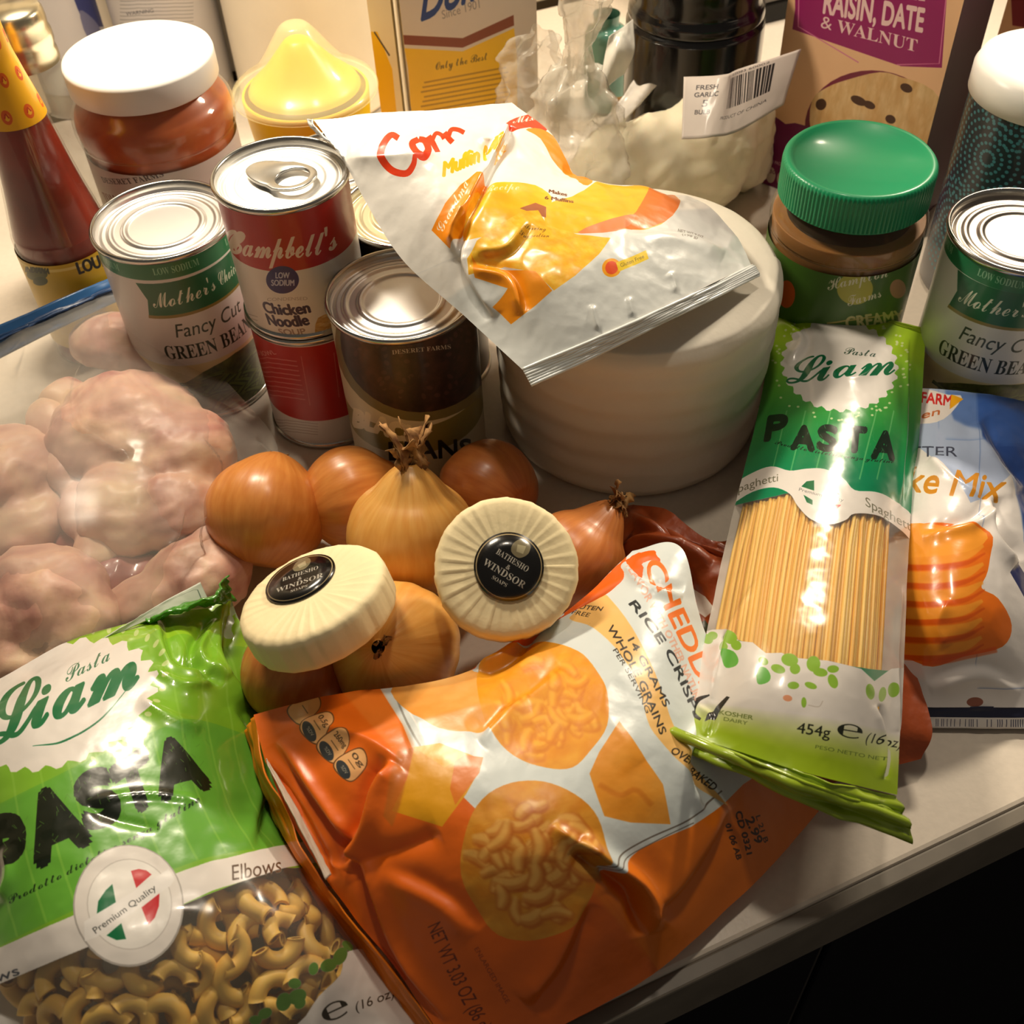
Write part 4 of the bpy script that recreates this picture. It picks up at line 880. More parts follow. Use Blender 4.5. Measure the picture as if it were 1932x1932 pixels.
T.poly([(875, 1585), (900, 1520), (950, 1482), (1010, 1472), (1070, 1490), (1120, 1530), (1140, 1590), (1128, 1650), (1110, 1700), (1075, 1745), (1010, 1775), (940, 1765), (895, 1710), (870, 1650)], (0, 0, 0), tex=pud, smooth=4)
puffs(1000, 1625, 128, 140, 54, 9, _sr(240, 184, 92), _sr(186, 98, 22), 28, .84)
T.poly([(1168, 1362), (1210, 1420), (1250, 1480), (1264, 1555), (1190, 1552), (1140, 1540), (1112, 1460), (1130, 1420)], (0, 0, 0), tex=food(_sr(236, 156, 44), _sr(246, 178, 80), _sr(214, 124, 24), 14, 5))
T.line([(1130, 1480), (1170, 1500), (1200, 1490), (1230, 1520)], 10, _sr(200, 110, 24), a=.5, blur=2)
T.poly([(782, 1412), (830, 1405), (905, 1432), (908, 1450), (880, 1500), (835, 1560), (740, 1530), (768, 1470)], _sr(228, 160, 20)); T.poly([(862, 1425), (912, 1430), (905, 1460), (860, 1520), (850, 1490)], _sr(226, 122, 20)); T.poly([(782, 1412), (830, 1405), (880, 1425), (840, 1450)], _sr(238, 178, 40))
T.poly([(752, 1420), (782, 1412), (755, 1520), (740, 1560), (725, 1540)], _sr(196, 110, 30), a=.8, blur=2)
# nutrition pills and fine print
for k, (x, y, s) in enumerate(((578, 1340, ''), (604, 1374, '0.5g'), (634, 1408, '260mg'), (664, 1442, '0g'))):
    pill = [(x - 34, y - 2), (x - 20, y - 16), (x + 10, y - 28), (x + 24, y - 22), (x + 24, y - 2), (x + 2, y + 26), (x - 12, y + 28), (x - 30, y + 12)]
    T.poly([(x + (px_ - x) * 1.08, y + (py_ - y) * 1.08) for px_, py_ in pill], _sr(120, 76, 40), smooth=4); T.poly(pill, _sr(242, 182, 120), smooth=4)
    if k: T.ell(x - 18, y + 9, 11, 19, _sr(58, 62, 66), rot=-28); T.text(s, (x - 2, y - 18), (x + 15, y + 4), 10, _sr(80, 60, 40), 'sansb'); T.text('%DV', (x - 23, y + 4), (x - 14, y + 18), 7, _sr(190, 180, 160), 'sansb')
    T.line([(x - 8, y - 10), (x + 4, y + 8)], 2, _sr(130, 96, 60))
T.text('NET WT 3.03 OZ (86 g)', (808, 1748), (905, 1945), 28, _sr(110, 40, 12), 'def', .005, bend=-.2); T.text('ENLARGED IMAGE', (895, 1790), (955, 1895), 9, _sr(150, 60, 20), 'sansb')
bk = _sr(70, 40, 24)
T.text('01 06 AB', (1373, 1556), (1390, 1622), 9, bk, 'sansb', .01); T.text('CD 0321', (1388, 1532), (1408, 1612), 10, bk, 'sansb', .01); T.text('2.99', (1404, 1545), (1424, 1592), 15, bk, 'sansb', .01); T.text('L 21 B', (1422, 1540), (1440, 1590), 9, bk, 'sansb')
creases = [([(735, 1435), (700, 1490), (680, 1560), (640, 1640)], -.007, 26, 1), ([(560, 1362), (680, 1392), (760, 1438)], .0022, 16), ([(500, 1440), (560, 1530), (625, 1660)], -.003, 10), ([(520, 1400), (600, 1520), (680, 1640), (740, 1790), (840, 1930)], -.004, 20, 1),
           ([(640, 1640), (760, 1600), (830, 1570)], -.003, 22), ([(900, 1395), (960, 1340), (1060, 1260)], .003, 26, 1), ([(1085, 1592), (1130, 1628), (1200, 1680), (1222, 1760)], -.009, 22, 1), ([(1040, 1558), (1110, 1610), (1150, 1680)], .003, 14),
           ([(760, 1380), (860, 1350), (1000, 1318)], .0025, 30), ([(1340, 1350), (1300, 1440), (1330, 1530)], .003, 22, 1), ([(1110, 1700), (1060, 1820), (1000, 1900)], .003, 30, 1), ([(1380, 1520), (1300, 1660), (1240, 1720)], .0035, 34, 1), ([(1180, 1060), (1220, 1100), (1290, 1120)], .003, 14, 1), ([(1180, 1250), (1140, 1330), (1210, 1440)], .0012, 30),
           ([(900, 1268), (960, 1240), (1010, 1180)], -.004, 16, 1), ([(720, 1640), (840, 1700), (900, 1760)], .002, 30, 1)]
CRc = crumple(CR, .0011, 34, 3, creases, ridg=.8)
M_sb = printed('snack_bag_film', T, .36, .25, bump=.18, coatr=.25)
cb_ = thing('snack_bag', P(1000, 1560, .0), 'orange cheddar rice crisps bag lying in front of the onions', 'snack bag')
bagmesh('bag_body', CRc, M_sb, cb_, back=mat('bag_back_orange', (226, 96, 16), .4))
M_orf = mat('orange_film', (240, 130, 20), .3, coat=.4, var=.05, nscale=25, bump=.3, bscale=60)
M_ord = mat('orange_film_dark', (196, 74, 10), .35, coat=.3, var=.06, nscale=25, bump=.3, bscale=60)
strip('bottom_seal', [(478, 1348, .044), (515, 1480, .044), (600, 1640, .038), (720, 1800, .026), (850, 1975, .010)], [(462, 1400, .020), (500, 1500, .022), (575, 1660, .020), (690, 1810, .012), (812, 1965, .004)], M_orf, cb_, 5, .0007, wav=.003, seed=6)
strip('seam_fin', [(500, 1430, .044), (560, 1530, .045), (625, 1650, .042)], [(505, 1446, .046), (556, 1545, .047), (615, 1660, .042)], mat('silver_fin', (214, 196, 176), .35), cb_, 0, wav=.0006)

# ---------------------------------------------------------------- second snack bag, under the spaghetti
UB = patch([[(1440, 1510, .004), (1560, 1480, .006), (1660, 1450, .012), (1735, 1432, .012)],
            [(1330, 1300, .004), (1450, 1280, .030), (1600, 1290, .034), (1755, 1345, .020)],
            [(1220, 1130, .006), (1350, 1120, .032), (1500, 1110, .036), (1650, 1130, .015)],
            [(1150, 1040, .020), (1250, 1010, .036), (1350, 1050, .034), (1480, 1020, .018)],
            [(1165, 955, .012), (1240, 955, .030), (1350, 1020, .034), (1400, 1010, .010)]], 120, 150)
UB = crumple(UB, .003, 30, 17, [([(1190, 960), (1260, 1000), (1350, 1050)], .005, 22, 1), ([(1160, 1040), (1210, 1010), (1290, 1020)], .004, 16, 1), ([(1230, 1060), (1290, 1110), (1330, 1200)], .004, 22, 1)], ridg=1)
T = Tex('under_bag_print', 700, 700, _sr(150, 64, 20), Map(UB))
T.poly([(1290, 1100), (1330, 1125), (1350, 1150), (1330, 1165), (1290, 1135)], _sr(230, 222, 210)); T.poly([(1330, 1170), (1380, 1240), (1440, 1400), (1300, 1330), (1290, 1190)], _sr(60, 66, 40))
ub = thing('snack_bag', P(1450, 1230, 0), 'crumpled brown-orange bag mostly hidden under the spaghetti packet', 'snack bag')
bagmesh('bag_body', UB, printed('under_bag_film', T, .4, .2, bump=.4), ub)

# ---------------------------------------------------------------- elbow pasta bag
EL = patch([[(60, 2330, .016), (260, 2230, .018), (480, 2120, .018), (680, 2030, .012), (812, 1960, .005)],
            [(-40, 1990, .030), (150, 1900, .056), (350, 1810, .056), (560, 1760, .044), (700, 1755, .008)],
            [(-110, 1720, .035), (60, 1640, .062), (240, 1560, .062), (410, 1500, .050), (556, 1540, .010)],
            [(-150, 1450, .035), (10, 1380, .056), (170, 1300, .056), (350, 1240, .046), (505, 1310, .012)],
            [(-170, 1335, .022), (-10, 1285, .034), (140, 1205, .036), (290, 1165, .036), (432, 1118, .030)]], 200, 220)
M = Map(EL); T = Tex('elbow_bag_print', 1500, 1500, _sr(122, 176, 44), M, alpha=1.)
G1 = _sr(128, 180, 40); G2 = _sr(84, 160, 60)
T.poly([(0, .4), (1, .4), (1, .62), (0, .62)], G2, sp='uv', a=.6, blur=8); T.poly([(0, .86), (1, .86), (1, 1), (0, 1)], _sr(150, 190, 40), sp='uv', a=.7, blur=8)
for k in range(14):
    x = .02 + k * .075; T.poly([(x, .4), (x + .006, .4), (x + .006, .97), (x, .97)], _sr(150, 200, 80), sp='uv', a=.35)
# clear window
T.poly([(-300, 1985), (0, 1850), (190, 1775), (390, 1690), (520, 1638), (640, 1640), (760, 1750), (900, 1900), (760, 1932), (600, 2020), (300, 2200), (0, 2300), (-300, 2400)], (.8, .8, .75), alpha=0.)
# white bands
WH = _sr(226, 220, 214); c0 = [(-300, 1910), (-100, 1825), (0, 1788), (140, 1728), (300, 1660), (400, 1625), (505, 1600), (640, 1575)]; c1 = [(640, 1620), (530, 1640), (400, 1682), (330, 1715), (180, 1780), (0, 1856), (-150, 1920), (-300, 1990)]
T.poly(c0 + c1, WH, alpha=1)
T.text('Elbows', (438, 1662), (530, 1646), 30, _sr(90, 70, 56), 'ital' if 0 else 'def', 0., up=(-.02, -1), shear=0); T.text('ows', (-28, 1862), (38, 1838), 18, _sr(60, 66, 76), 'sansb', .0)
# lower white print with leaves
T.poly([(560, 1932), (600, 1880), (640, 1840), (650, 1800), (690, 1790), (760, 1790), (900, 1900), (900, 2000), (700, 2050), (300, 2250), (300, 2120), (420, 2020), (480, 1960)], WH, alpha=1, smooth=3)
for x, y, a, b, r in ((640, 1805, 12, 18, 30), (618, 1822, 16, 12, -20), (590, 1828, 9, 12, 10), (560, 1880, 18, 14, -30), (535, 1890, 14, 18, 20), (555, 1855, 12, 10, 0), (565, 1892, 10, 12, 40), (500, 1912, 14, 10, -30), (482, 1925, 12, 9, 0), (655, 1785, 12, 8, 40)):
    T.ell(x, y, a, b, _sr(92, 130, 60), rot=r, alpha=1)
T.text('℮', (614, 1932), (662, 1910), 42, _sr(50, 44, 30), 'def', .01); T.text('(16 oz)', (672, 1908), (745, 1880), 17, _sr(60, 52, 40), 'ital')
# brand oval
T.burst(112, 1330, 178, 106, WH, 26, .10, rot=-20)
for k in range(22):
    a = -2.3 + k * .17; T.ell(112 + 196 * math.cos(a) * .98 + 8, 1330 + 128 * math.sin(a) - 62 * math.cos(a), 7, 4, _sr(200, 210, 150), rot=math.degrees(a) - 20, a=.8)
GD = _sr(4, 108, 62)
T.text('Liam', (-18, 1408), (262, 1292), 102, GD, 'script', .035, up=(-.05, -1)); T.text('Pasta', (124, 1288), (208, 1246), 28, _sr(50, 110, 80), 'script', .008, up=(-.05, -1))
T.line([(62, 1408), (120, 1398), (190, 1358), (252, 1286)], [1, 4, 3, .5], GD)
BKK = _sr(16, 26, 12)
for s, p0, p1, h_ in (('P', (-14, 1680), (44, 1668), 128), ('A', (74, 1628), (166, 1582), 112), ('S', (166, 1562), (228, 1536), 90), ('T', (238, 1540), (298, 1500), 88), ('A', (306, 1502), (394, 1478), 94)):
    T.text(s, p0, p1, h_, BKK, 'sansb', .07, up=(-.32 if s != 'P' else -.02, -1))
rr = random.Random(4)
for k in range(120):
    x = rr.uniform(-20, 390); y = 1640 - (x + 10) * .42 - rr.uniform(0, 110); T.line([(x, y), (x + rr.uniform(-9, 9), y + rr.uniform(4, 12))], 1.2, _sr(90, 140, 50), a=.7, smooth=False)
T.text('Prodotto dietetico senza glutine', (20, 1706), (378, 1512), 15, _sr(20, 44, 16), 'script', .012, bend=-.3)
# round quality seal
T.ell(243, 1709, 104, 115, _sr(170, 164, 158)); T.ell(243, 1708, 101, 112, WH); T.ell(245, 1706, 80, 86, _sr(196, 190, 184)); T.ell(245, 1706, 78, 84, _sr(232, 228, 222))
T.poly([(183, 1730), (186, 1702), (200, 1680), (212, 1668), (219, 1704)], GD, smooth=0); T.poly([(201, 1765), (229, 1742), (238, 1772), (220, 1774)], GD)
RD = _sr(198, 26, 34); T.poly([(247, 1643), (262, 1639), (276, 1642), (286, 1650), (257, 1675)], RD); T.poly([(267, 1712), (301, 1686), (300, 1710), (292, 1732), (280, 1745)], RD)
T.poly([(160, 1776), (160, 1740), (318, 1640), (330, 1660), (322, 1672), (182, 1768)], _sr(236, 232, 228)); T.text('Premium Quality', (181, 1762), (296, 1678), 12, _sr(60, 62, 60), 'sansb')
EL2 = crumple(EL, .0011, 36, 31, [([(430, 1130), (420, 1240), (480, 1330)], .005, 22, 1), ([(285, 1260), (340, 1292), (410, 1288)], .0022, 9), ([(265, 1320), (310, 1350), (378, 1378)], .0022, 12), ([(165, 1515), (280, 1498), (385, 1512)], .0016, 8), ([(165, 1522), (220, 1545), (300, 1562)], -.0015, 9), ([(300, 1170), (330, 1250), (400, 1260)], .0035, 20, 1), ([(400, 1170), (370, 1230), (420, 1290)], -.004, 14, 1), ([(440, 1330), (500, 1450), (480, 1600)], .002, 24, 1), ([(0, 1700), (20, 1650), (10, 1600)], .002, 10)], ridg=.7)
pb_ = thing('pasta_bag', P(200, 1600, 0), 'green bag of elbow macaroni with a clear window, bottom left corner', 'pasta bag', None)
bagmesh('bag_body', EL2, printed('elbow_bag_film', T, .26, .7, window=True, bump=.10, coatr=.07), pb_, ubase=.4, zmin=.001, back=film('bag_back_film', (230, 226, 218), .3, .2))
M_gf = mat('green_film', (70, 140, 40), .2, coat=.7, var=.12, nscale=40, bump=.4, bscale=70)
strip('top_seal', [(250, 1178, .036), (330, 1155, .037), (400, 1140, .034), (440, 1130, .028)], [(290, 1170, .044), (350, 1146, .046), (415, 1120, .046), (432, 1086, .044)], M_gf, pb_, 3, .001, wav=.004)
# elbows inside
me_e = None
def elbow_mesh():
    nr, ns = 15, 12; Rb = .0068; r0 = .0032; r1 = .0019; V = []
    for rad_ in (r0, r1):
        for i in range(nr):
            a = -1.35 + 2.7 * i / (nr - 1)
            for j in range(ns):
                b = 2 * math.pi * j / ns; rr_ = (Rb + rad_ * math.cos(b)); V.append((rr_ * math.cos(a) - Rb * .6, rr_ * math.sin(a), rad_ * math.sin(b)))
    F1 = [tuple(f) for f in gridfaces(nr, ns, 0, flip=True, wrap=True)] + [tuple(f) for f in gridfaces(nr, ns, nr * ns, wrap=True)]
    for i in (0, nr - 1):
        for j in range(ns): k = (j + 1) % ns; f = (i * ns + j, i * ns + k, nr * ns + i * ns + k, nr * ns + i * ns + j); F1.append(f if i else f[::-1])
    return V, F1
M_elb = mat('elbow_pasta', (232, 190, 96), .5, sss=.2, col2=(222, 172, 76), nscale=60)
V_, F_ = elbow_mesh(); e0_ = mesh('elbow_macaroni', V_, F_, M_elb)
nrm = normals(EL); pts = []; rnd = random.Random(21); tries = 0
Gp = proj(EL); nr_ = []
while len(pts) < 190 and tries < 40000:
    tries += 1; i = rnd.randrange(22, 140); j = rnd.randrange(16, 194); g = Gp[i, j]
    if g[1] > 2060 or g[0] < -60 or g[1] < 1850 - .408 * g[0] - 22 or (g[1] < 1660 and g[0] < 560): continue
    dp = rnd.choice((.0075, .0075, .0145)); p = EL2[i, j] - nrm[i, j] * dp
    if p[2] < .006: continue
    if all(np.linalg.norm(p - q) > (.0090 if abs(d_ - dp) < .002 else .0080) for q, d_ in pts): pts.append((p, dp)); nr_.append(nrm[i, j])
for k, (p, dp) in enumerate(pts):
    e = e0_ if k == 0 else e0_.copy()
    if k: COL.objects.link(e)
    q = Vector((0, 0, 1)).rotation_difference(Vector(nr_[k])) @ Matrix.Rotation(rnd.uniform(0, 6.28), 3, 'Z').to_quaternion()
    tl_ = .28 if dp < .01 else .6; q = q @ Matrix.Rotation(rnd.gauss(0, tl_), 3, 'X').to_quaternion() @ Matrix.Rotation(rnd.gauss(0, tl_), 3, 'Y').to_quaternion()
    e.rotation_mode = 'QUATERNION'; e.rotation_quaternion = q; e.location = p; s = rnd.uniform(.92, 1.06); e.scale = (s, s, s)
    props(e, 'curved elbow macaroni seen through the clear window of the green bag', 'pasta', 'elbow macaroni in the green bag')

# ---------------------------------------------------------------- spaghetti packet
SP = patch([[(1300, 1388, .058), (1400, 1420, .066), (1500, 1452, .068), (1600, 1478, .062), (1692, 1500, .046)],
            [(1322, 1250, .052), (1410, 1240, .074), (1510, 1240, .079), (1620, 1250, .072), (1704, 1275, .046)],
            [(1376, 1000, .044), (1450, 980, .063), (1545, 980, .068), (1640, 985, .061), (1716, 1000, .040)],
            [(1430, 780, .038), (1500, 760, .056), (1585, 755, .062), (1670, 765, .057), (1736, 790, .040)],
            [(1466, 588, .050), (1530, 590, .055), (1600, 598, .056), (1680, 612, .052), (1746, 632, .044)]], 220, 320)
M = Map(SP); T = Tex('spaghetti_bag_print', 1000, 2000, _sr(40, 140, 70), M)
def grad(c): 
    ys = [0, .08, .16, .5, .62, .74, .84, .93, 1]; cs = np.array(c); 
    return cs
yy = T.Y[..., None]; top = M([(1590, 900), (1590, 760), (1590, 640)])[:, 1]
ca, cb2, cc = _sr(0, 128, 84), _sr(60, 150, 60), _sr(160, 196, 40)
k1 = np.clip((yy - top[0]) / (top[1] - top[0]), 0, 1); k2 = np.clip((yy - top[1]) / (top[2] - top[1]), 0, 1)
T.c = ((ca * (1 - k1) + cb2 * k1) * (1 - k2) + cc * k2).astype(np.float32)
for x in (1475, 1510, 1557, 1602, 1643, 1676): q = M([(x + 10, 775), (x - 22, 905)]); T.line([(q[0][0], q[0][1]), (q[1][0], q[1][1])], .008, _sr(120, 190, 120), sp='uv', a=.6)
T.poly([(1300, 960), (1380, 955), (1490, 930), (1600, 945), (1720, 990), (1790, 1020), (1790, 1300), (1700, 1268), (1640, 1262), (1560, 1250), (1500, 1245), (1440, 1235), (1400, 1210), (1330, 1195), (1250, 1200)], (.8, .8, .75), alpha=0.)
WH2 = _sr(226, 220, 214)
# lower white with green fade
T.poly([(1290, 1200), (1330, 1192), (1345, 1188), (1372, 1188), (1395, 1210), (1420, 1212), (1445, 1232), (1475, 1232), (1490, 1240), (1560, 1246), (1600, 1255), (1625, 1262), (1650, 1285), (1680, 1262), (1730, 1258), (1800, 1300), (1800, 1600), (1200, 1600), (1200, 1300)], WH2, alpha=1)
q0 = M([(1500, 1345)])[0][1]; q1 = M([(1500, 1420)])[0][1]; kk = np.clip((q0 - yy) / (q0 - q1), 0, 1) * (yy < q0); T.c = (T.c * (1 - kk) + _sr(150, 178, 24) * kk).astype(np.float32); T.a = np.where(T.Y < q0, 1, T.a).astype(np.float32)
lf = lambda x, y, a, b, r, c=_sr(140, 184, 60): T.ell(x, y, a, b, c, rot=r, alpha=1)
for a_ in ((1345, 1200, 10, 8, 0), (1335, 1206, 12, 9, 30), (1380, 1205, 12, 12, 0), (1368, 1222, 8, 9, 20), (1390, 1218, 9, 9, 0), (1440, 1247, 10, 7, 30), (1468, 1262, 14, 8, 20), (1490, 1245, 16, 12, 10), (1500, 1262, 10, 10, 0), (1535, 1252, 13, 15, 0), (1548, 1268, 14, 8, 10), (1572, 1262, 11, 7, 0), (1572, 1285, 9, 14, -20), (1497, 1293, 11, 7, 0), (1530, 1293, 12, 6, 20), (1517, 1325, 5, 10, 0), (1642, 1305, 8, 15, -10), (1665, 1310, 7, 14, 10), (1683, 1302, 8, 14, 0)): lf(*a_)
for x, y in ((1380, 1246), (1441, 1277)): T.poly([(x - 13, y - 18), (x + 4, y - 17), (x + 13, y - 2), (x + 8, y + 10), (x - 10, y + 14), (x - 14, y)], _sr(100, 176, 70), smooth=3)
lf(1486, 1317, 9, 6, 10, _sr(220, 150, 110)); T.line([(1525, 1330), (1545, 1333), (1553, 1322)], 2, _sr(200, 190, 180))
dk = _sr(30, 34, 20)
T.text('454g', (1503, 1382), (1565, 1392), 20, dk, 'sansb', -.01); T.text('℮', (1578, 1388), (1626, 1396), 34, dk, 'def', .012); T.text('(16 oz)', (1634, 1400), (1700, 1412), 19, dk, 'ital'); T.text('PESO NETTO NET', (1538, 1412), (1668, 1436), 7, _sr(90, 110, 40), 'sansb')
T.text('KOSHER', (1358, 1348), (1420, 1358), 8, _sr(110, 125, 60), 'sansb'); T.text('DAIRY', (1366, 1360), (1410, 1368), 7, _sr(110, 125, 60), 'sansb')
T.poly([(1335, 1352), (1372, 1314), (1378, 1316), (1348, 1358), (1330, 1362)], _sr(20, 20, 18)); T.line([(1340, 1312), (1316, 1322), (1308, 1345), (1322, 1358)], [3, 10, 10, 5], _sr(20, 20, 18)); T.line([(1302, 1322), (1298, 1345), (1310, 1362)], [3, 8, 2], _sr(20, 20, 18))
# wavy ribbon and flag badge
T.poly([(1375, 945), (1390, 912), (1420, 892), (1455, 880), (1490, 888), (1520, 884), (1555, 885), (1590, 902), (1612, 925), (1650, 928), (1680, 940), (1722, 975), (1722, 1020), (1700, 1002), (1660, 975), (1612, 970), (1595, 982), (1565, 990), (1530, 980), (1505, 955), (1490, 932), (1460, 920), (1420, 928), (1380, 952)], WH2, alpha=1, smooth=4)
T.text('Spaghetti', (1382, 936), (1468, 908), 15, _sr(120, 118, 100), 'def', .0, bend=.25, up=(0, -1)); T.text('Spaghetti', (1632, 955), (1722, 1005), 18, _sr(120, 118, 100), 'def', .0, up=(0, -1))
T.poly([(1512, 918), (1522, 908), (1536, 906), (1536, 926)], GD); T.poly([(1516, 934), (1533, 944), (1533, 953), (1522, 948)], GD); T.poly([(1564, 916), (1575, 922), (1583, 934), (1564, 930)], RD); T.poly([(1560, 951), (1586, 954), (1578, 962), (1559, 965)], RD)
T.text('Premium Quality', (1507, 926), (1590, 948), 6, _sr(120, 120, 120), 'sansb')
# brand burst
T.burst(1584, 690, 104, 82, WH2, 28, .075, rot=8); rr = random.Random(8)
for k in range(60):
    a = rr.uniform(-.9, 4.0); q = rr.uniform(1.08, 1.25); T.ell(1584 + 108 * q * math.cos(a), 690 + 86 * q * math.sin(a), 2.6, 2, _sr(214, 224, 170), a=.8)
T.text('Liam', (1484, 724), (1688, 706), 52, _sr(0, 100, 62), 'script', .03, up=(.05, -1)); T.text('Pasta', (1592, 668), (1652, 674), 14, _sr(60, 84, 70), 'script', .006)
for s, x, y, x1, y1, h_ in (('P', 1444, 830, 1480, 826, 44), ('A', 1494, 846, 1534, 848, 42), ('S', 1543, 846, 1576, 850, 44), ('T', 1594, 850, 1630, 852, 44), ('A', 1646, 862, 1686, 866, 48)): T.text(s, (x, y), (x1, y1), h_, _sr(14, 36, 22), 'sansb', .045, up=(.08 if s != 'P' else .15, -1))
for k in range(60):
    x = rr.uniform(1450, 1685); y = rr.uniform(795, 862); T.line([(x, y), (x + rr.uniform(-6, 6), y + rr.uniform(3, 8))], 1., _sr(60, 150, 90), a=.6, smooth=False)
T.text('Prodotto dietetico senza glutine', (1462, 838), (1686, 874), 8, _sr(14, 44, 26), 'script', .01, bend=-.6)
SPc = crumple(SP, .0006, 40, 41, [([(1440, 1080), (1380, 1190), (1345, 1320)], .0016, 7), ([(1560, 700), (1610, 715), (1660, 690)], .0014, 12), ([(1320, 1330), (1345, 1350), (1335, 1390)], .001, 10, 1), ([(1655, 1330), (1672, 1400), (1668, 1470)], .0022, 9, 1), ([(1715, 640), (1712, 800), (1700, 960)], .0015, 8, 1), ([(1700, 1100), (1690, 1250), (1695, 1380)], .0015, 8), ([(1480, 600), (1520, 640), (1490, 690)], .002, 14, 1)], ridg=.8)
sp_ = thing('pasta_bag', P(1540, 1050, 0.0), 'packet of spaghetti with green label, lying diagonally at the right', 'pasta bag', None)
bagmesh('bag_body', SPc, printed('spaghetti_film', T, .26, .45, window=True, bump=.05, coatr=.10), sp_, ubase=.35, zmin=.030, back=film('packet_back_film', (230, 226, 218), .5, .2))
M_lime = mat('lime_film', (160, 186, 44), .28, coat=.5, var=.08, nscale=50, bump=.4, bscale=90)
strip('bottom_seal', [(1296, 1384, .058), (1400, 1418, .066), (1500, 1452, .068), (1600, 1480, .062), (1692, 1500, .046)], [(1252, 1392, .052), (1375, 1450, .056), (1500, 1510, .056), (1620, 1552, .048), (1728, 1592, .034)], M_lime, sp_, 3, .0009, wav=.004, seed=4, k=24)
strip('folded_hem', [(1275, 1372, .062), (1390, 1418, .068), (1500, 1462, .069), (1600, 1500, .060), (1700, 1530, .044)], [(1262, 1385, .060), (1385, 1436, .065), (1495, 1484, .065), (1605, 1520, .056), (1716, 1560, .040)], M_lime, sp_, 1, .0012, wav=.003, seed=9, k=10, th=.0012)
strip('seal_mark', [(1412, 1438, .0665), (1440, 1449, .0665), (1466, 1460, .0665)], [(1410, 1449, .0655), (1437, 1460, .0655), (1463, 1470, .0655)], mat('black_print', (16, 16, 14), .5), sp_, 0, wav=0)
strip('top_seal', [(1466, 588, .050), (1530, 590, .055), (1600, 598, .056), (1680, 612, .052), (1746, 632, .044)], [(1474, 575, .052), (1530, 582, .057), (1600, 592, .057), (1680, 603, .053), (1752, 622, .045)], M_lime, sp_, 4, .0005)
# strands
M_spg = [mat('spaghetti_gold', (240, 186, 76), .45, sss=.12, var=.05, nscale=30), mat('spaghetti_pale', (246, 200, 98), .45, sss=.12, var=.05, nscale=30), mat('spaghetti_deep', (230, 172, 62), .45, sss=.1, var=.05, nscale=30)]
nS = normals(SP); vi = np.linspace(8, 272, 22).astype(int); rnd = random.Random(6)
for L_, cnt, dp in ((0, 52, .0020), (1, 50, .0036), (2, 40, .0052)):
    for k in range(cnt):
        ju = int(10 + (199 - 10) * (k + .5 * (L_ % 2) + rnd.uniform(-.15, .15)) / cnt); ju = min(209, max(9, ju))
        drift = rnd.uniform(-3, 3); pts_ = []
        for q in vi:
            jj = int(min(211, max(8, ju + drift * (q / 300 - .5)))); pts_.append(SP[q, jj] - nS[q, jj] * (dp + .0006 * math.sin(k * 2.1)))
        o = tube('spaghetti_strand', pts_, .00105, M_spg[rnd.randrange(3)], None, 6)
        props(o, 'straight spaghetti strand inside the clear part of the green packet', 'pasta', 'spaghetti strands in the packet')

# ---------------------------------------------------------------- pancake mix bag
PK = patch([[(1640, 1330, .006), (1760, 1334, .010), (1880, 1335, .010), (2030, 1335, .006)],
            [(1630, 1150, .012), (1760, 1150, .042), (1880, 1150, .040), (2020, 1160, .012)],
            [(1650, 930, .020), (1770, 930, .048), (1880, 935, .044), (2000, 945, .020)],
            [(1672, 730, .030), (1770, 735, .038), (1870, 746, .038), (1970, 766, .028)]], 150, 160)
M = Map(PK); T = Tex('pancake_print', 1300, 1300, _sr(232, 226, 222), M)
BL = _sr(36, 74, 150)
T.poly([(1600, 700), (2050, 700), (2050, 1350), (1990, 1200), (1932, 1020), (1925, 960), (1900, 900), (1860, 940), (1830, 950), (1780, 880), (1735, 845), (1700, 850), (1600, 850)], _sr(176, 190, 220)); T.poly([(1840, 700), (2050, 700), (2050, 1300), (1960, 1150), (1932, 1000), (1905, 890), (1850, 830)], BL, blur=10); T.poly([(1770, 700), (2050, 700), (2050, 830), (1900, 840), (1800, 790)], _sr(60, 100, 176), a=.7, blur=14)
T.poly([(1905, 1080), (1918, 1060), (1960, 1120), (1990, 1240), (1960, 1180)], _sr(30, 40, 100))
T.poly([(1690, 730), (1735, 732), (1790, 745), (1815, 750), (1780, 790), (1740, 800), (1690, 790)], _sr(236, 226, 220), smooth=3); T.text('FARM', (1738, 758), (1795, 764), 18, _sr(214, 40, 40), 'sansb', .02); T.text('en', (1740, 790), (1775, 780), 13, _sr(200, 110, 60), 'sansbi'); T.poly([(1795, 745), (1818, 752), (1792, 770)], _sr(240, 170, 20))
T.text('BUTTERMILK', (1640, 862), (1855, 868), 20, _sr(70, 74, 96), 'def', .0, alpha=None) if False else T.text('BUTTER', (1668, 862), (1806, 862), 20, _sr(70, 74, 96), 'def', 0.)
T.text('Pancake Mix', (1560, 916), (1890, 946), 48, _sr(206, 136, 30), 'sansbi', .0, bend=.05)
T.poly([(1690, 1005), (1760, 985), (1830, 990), (1865, 1020), (1860, 1080), (1850, 1110), (1880, 1130), (1908, 1180), (1890, 1220), (1820, 1240), (1760, 1258), (1700, 1240), (1620, 1240), (1620, 1020)], _sr(236, 116, 20), smooth=4)
for k in range(6):
    y = 1030 + k * 34; T.line([(1640, y + 18), (1740, y + 26), (1815, y + 20), (1852, y + 2)], [20, 22, 20, 6], _sr(244, 160, 50), a=.8, blur=1); T.line([(1640, y + 34), (1740, y + 42), (1815, y + 36), (1856, y + 16)], [10, 10, 9, 3], _sr(214, 84, 10), a=.8, blur=1)
T.poly([(1640, 1000), (1740, 988), (1830, 994), (1858, 1020), (1820, 1044), (1740, 1052), (1640, 1046)], _sr(246, 158, 48), smooth=3)
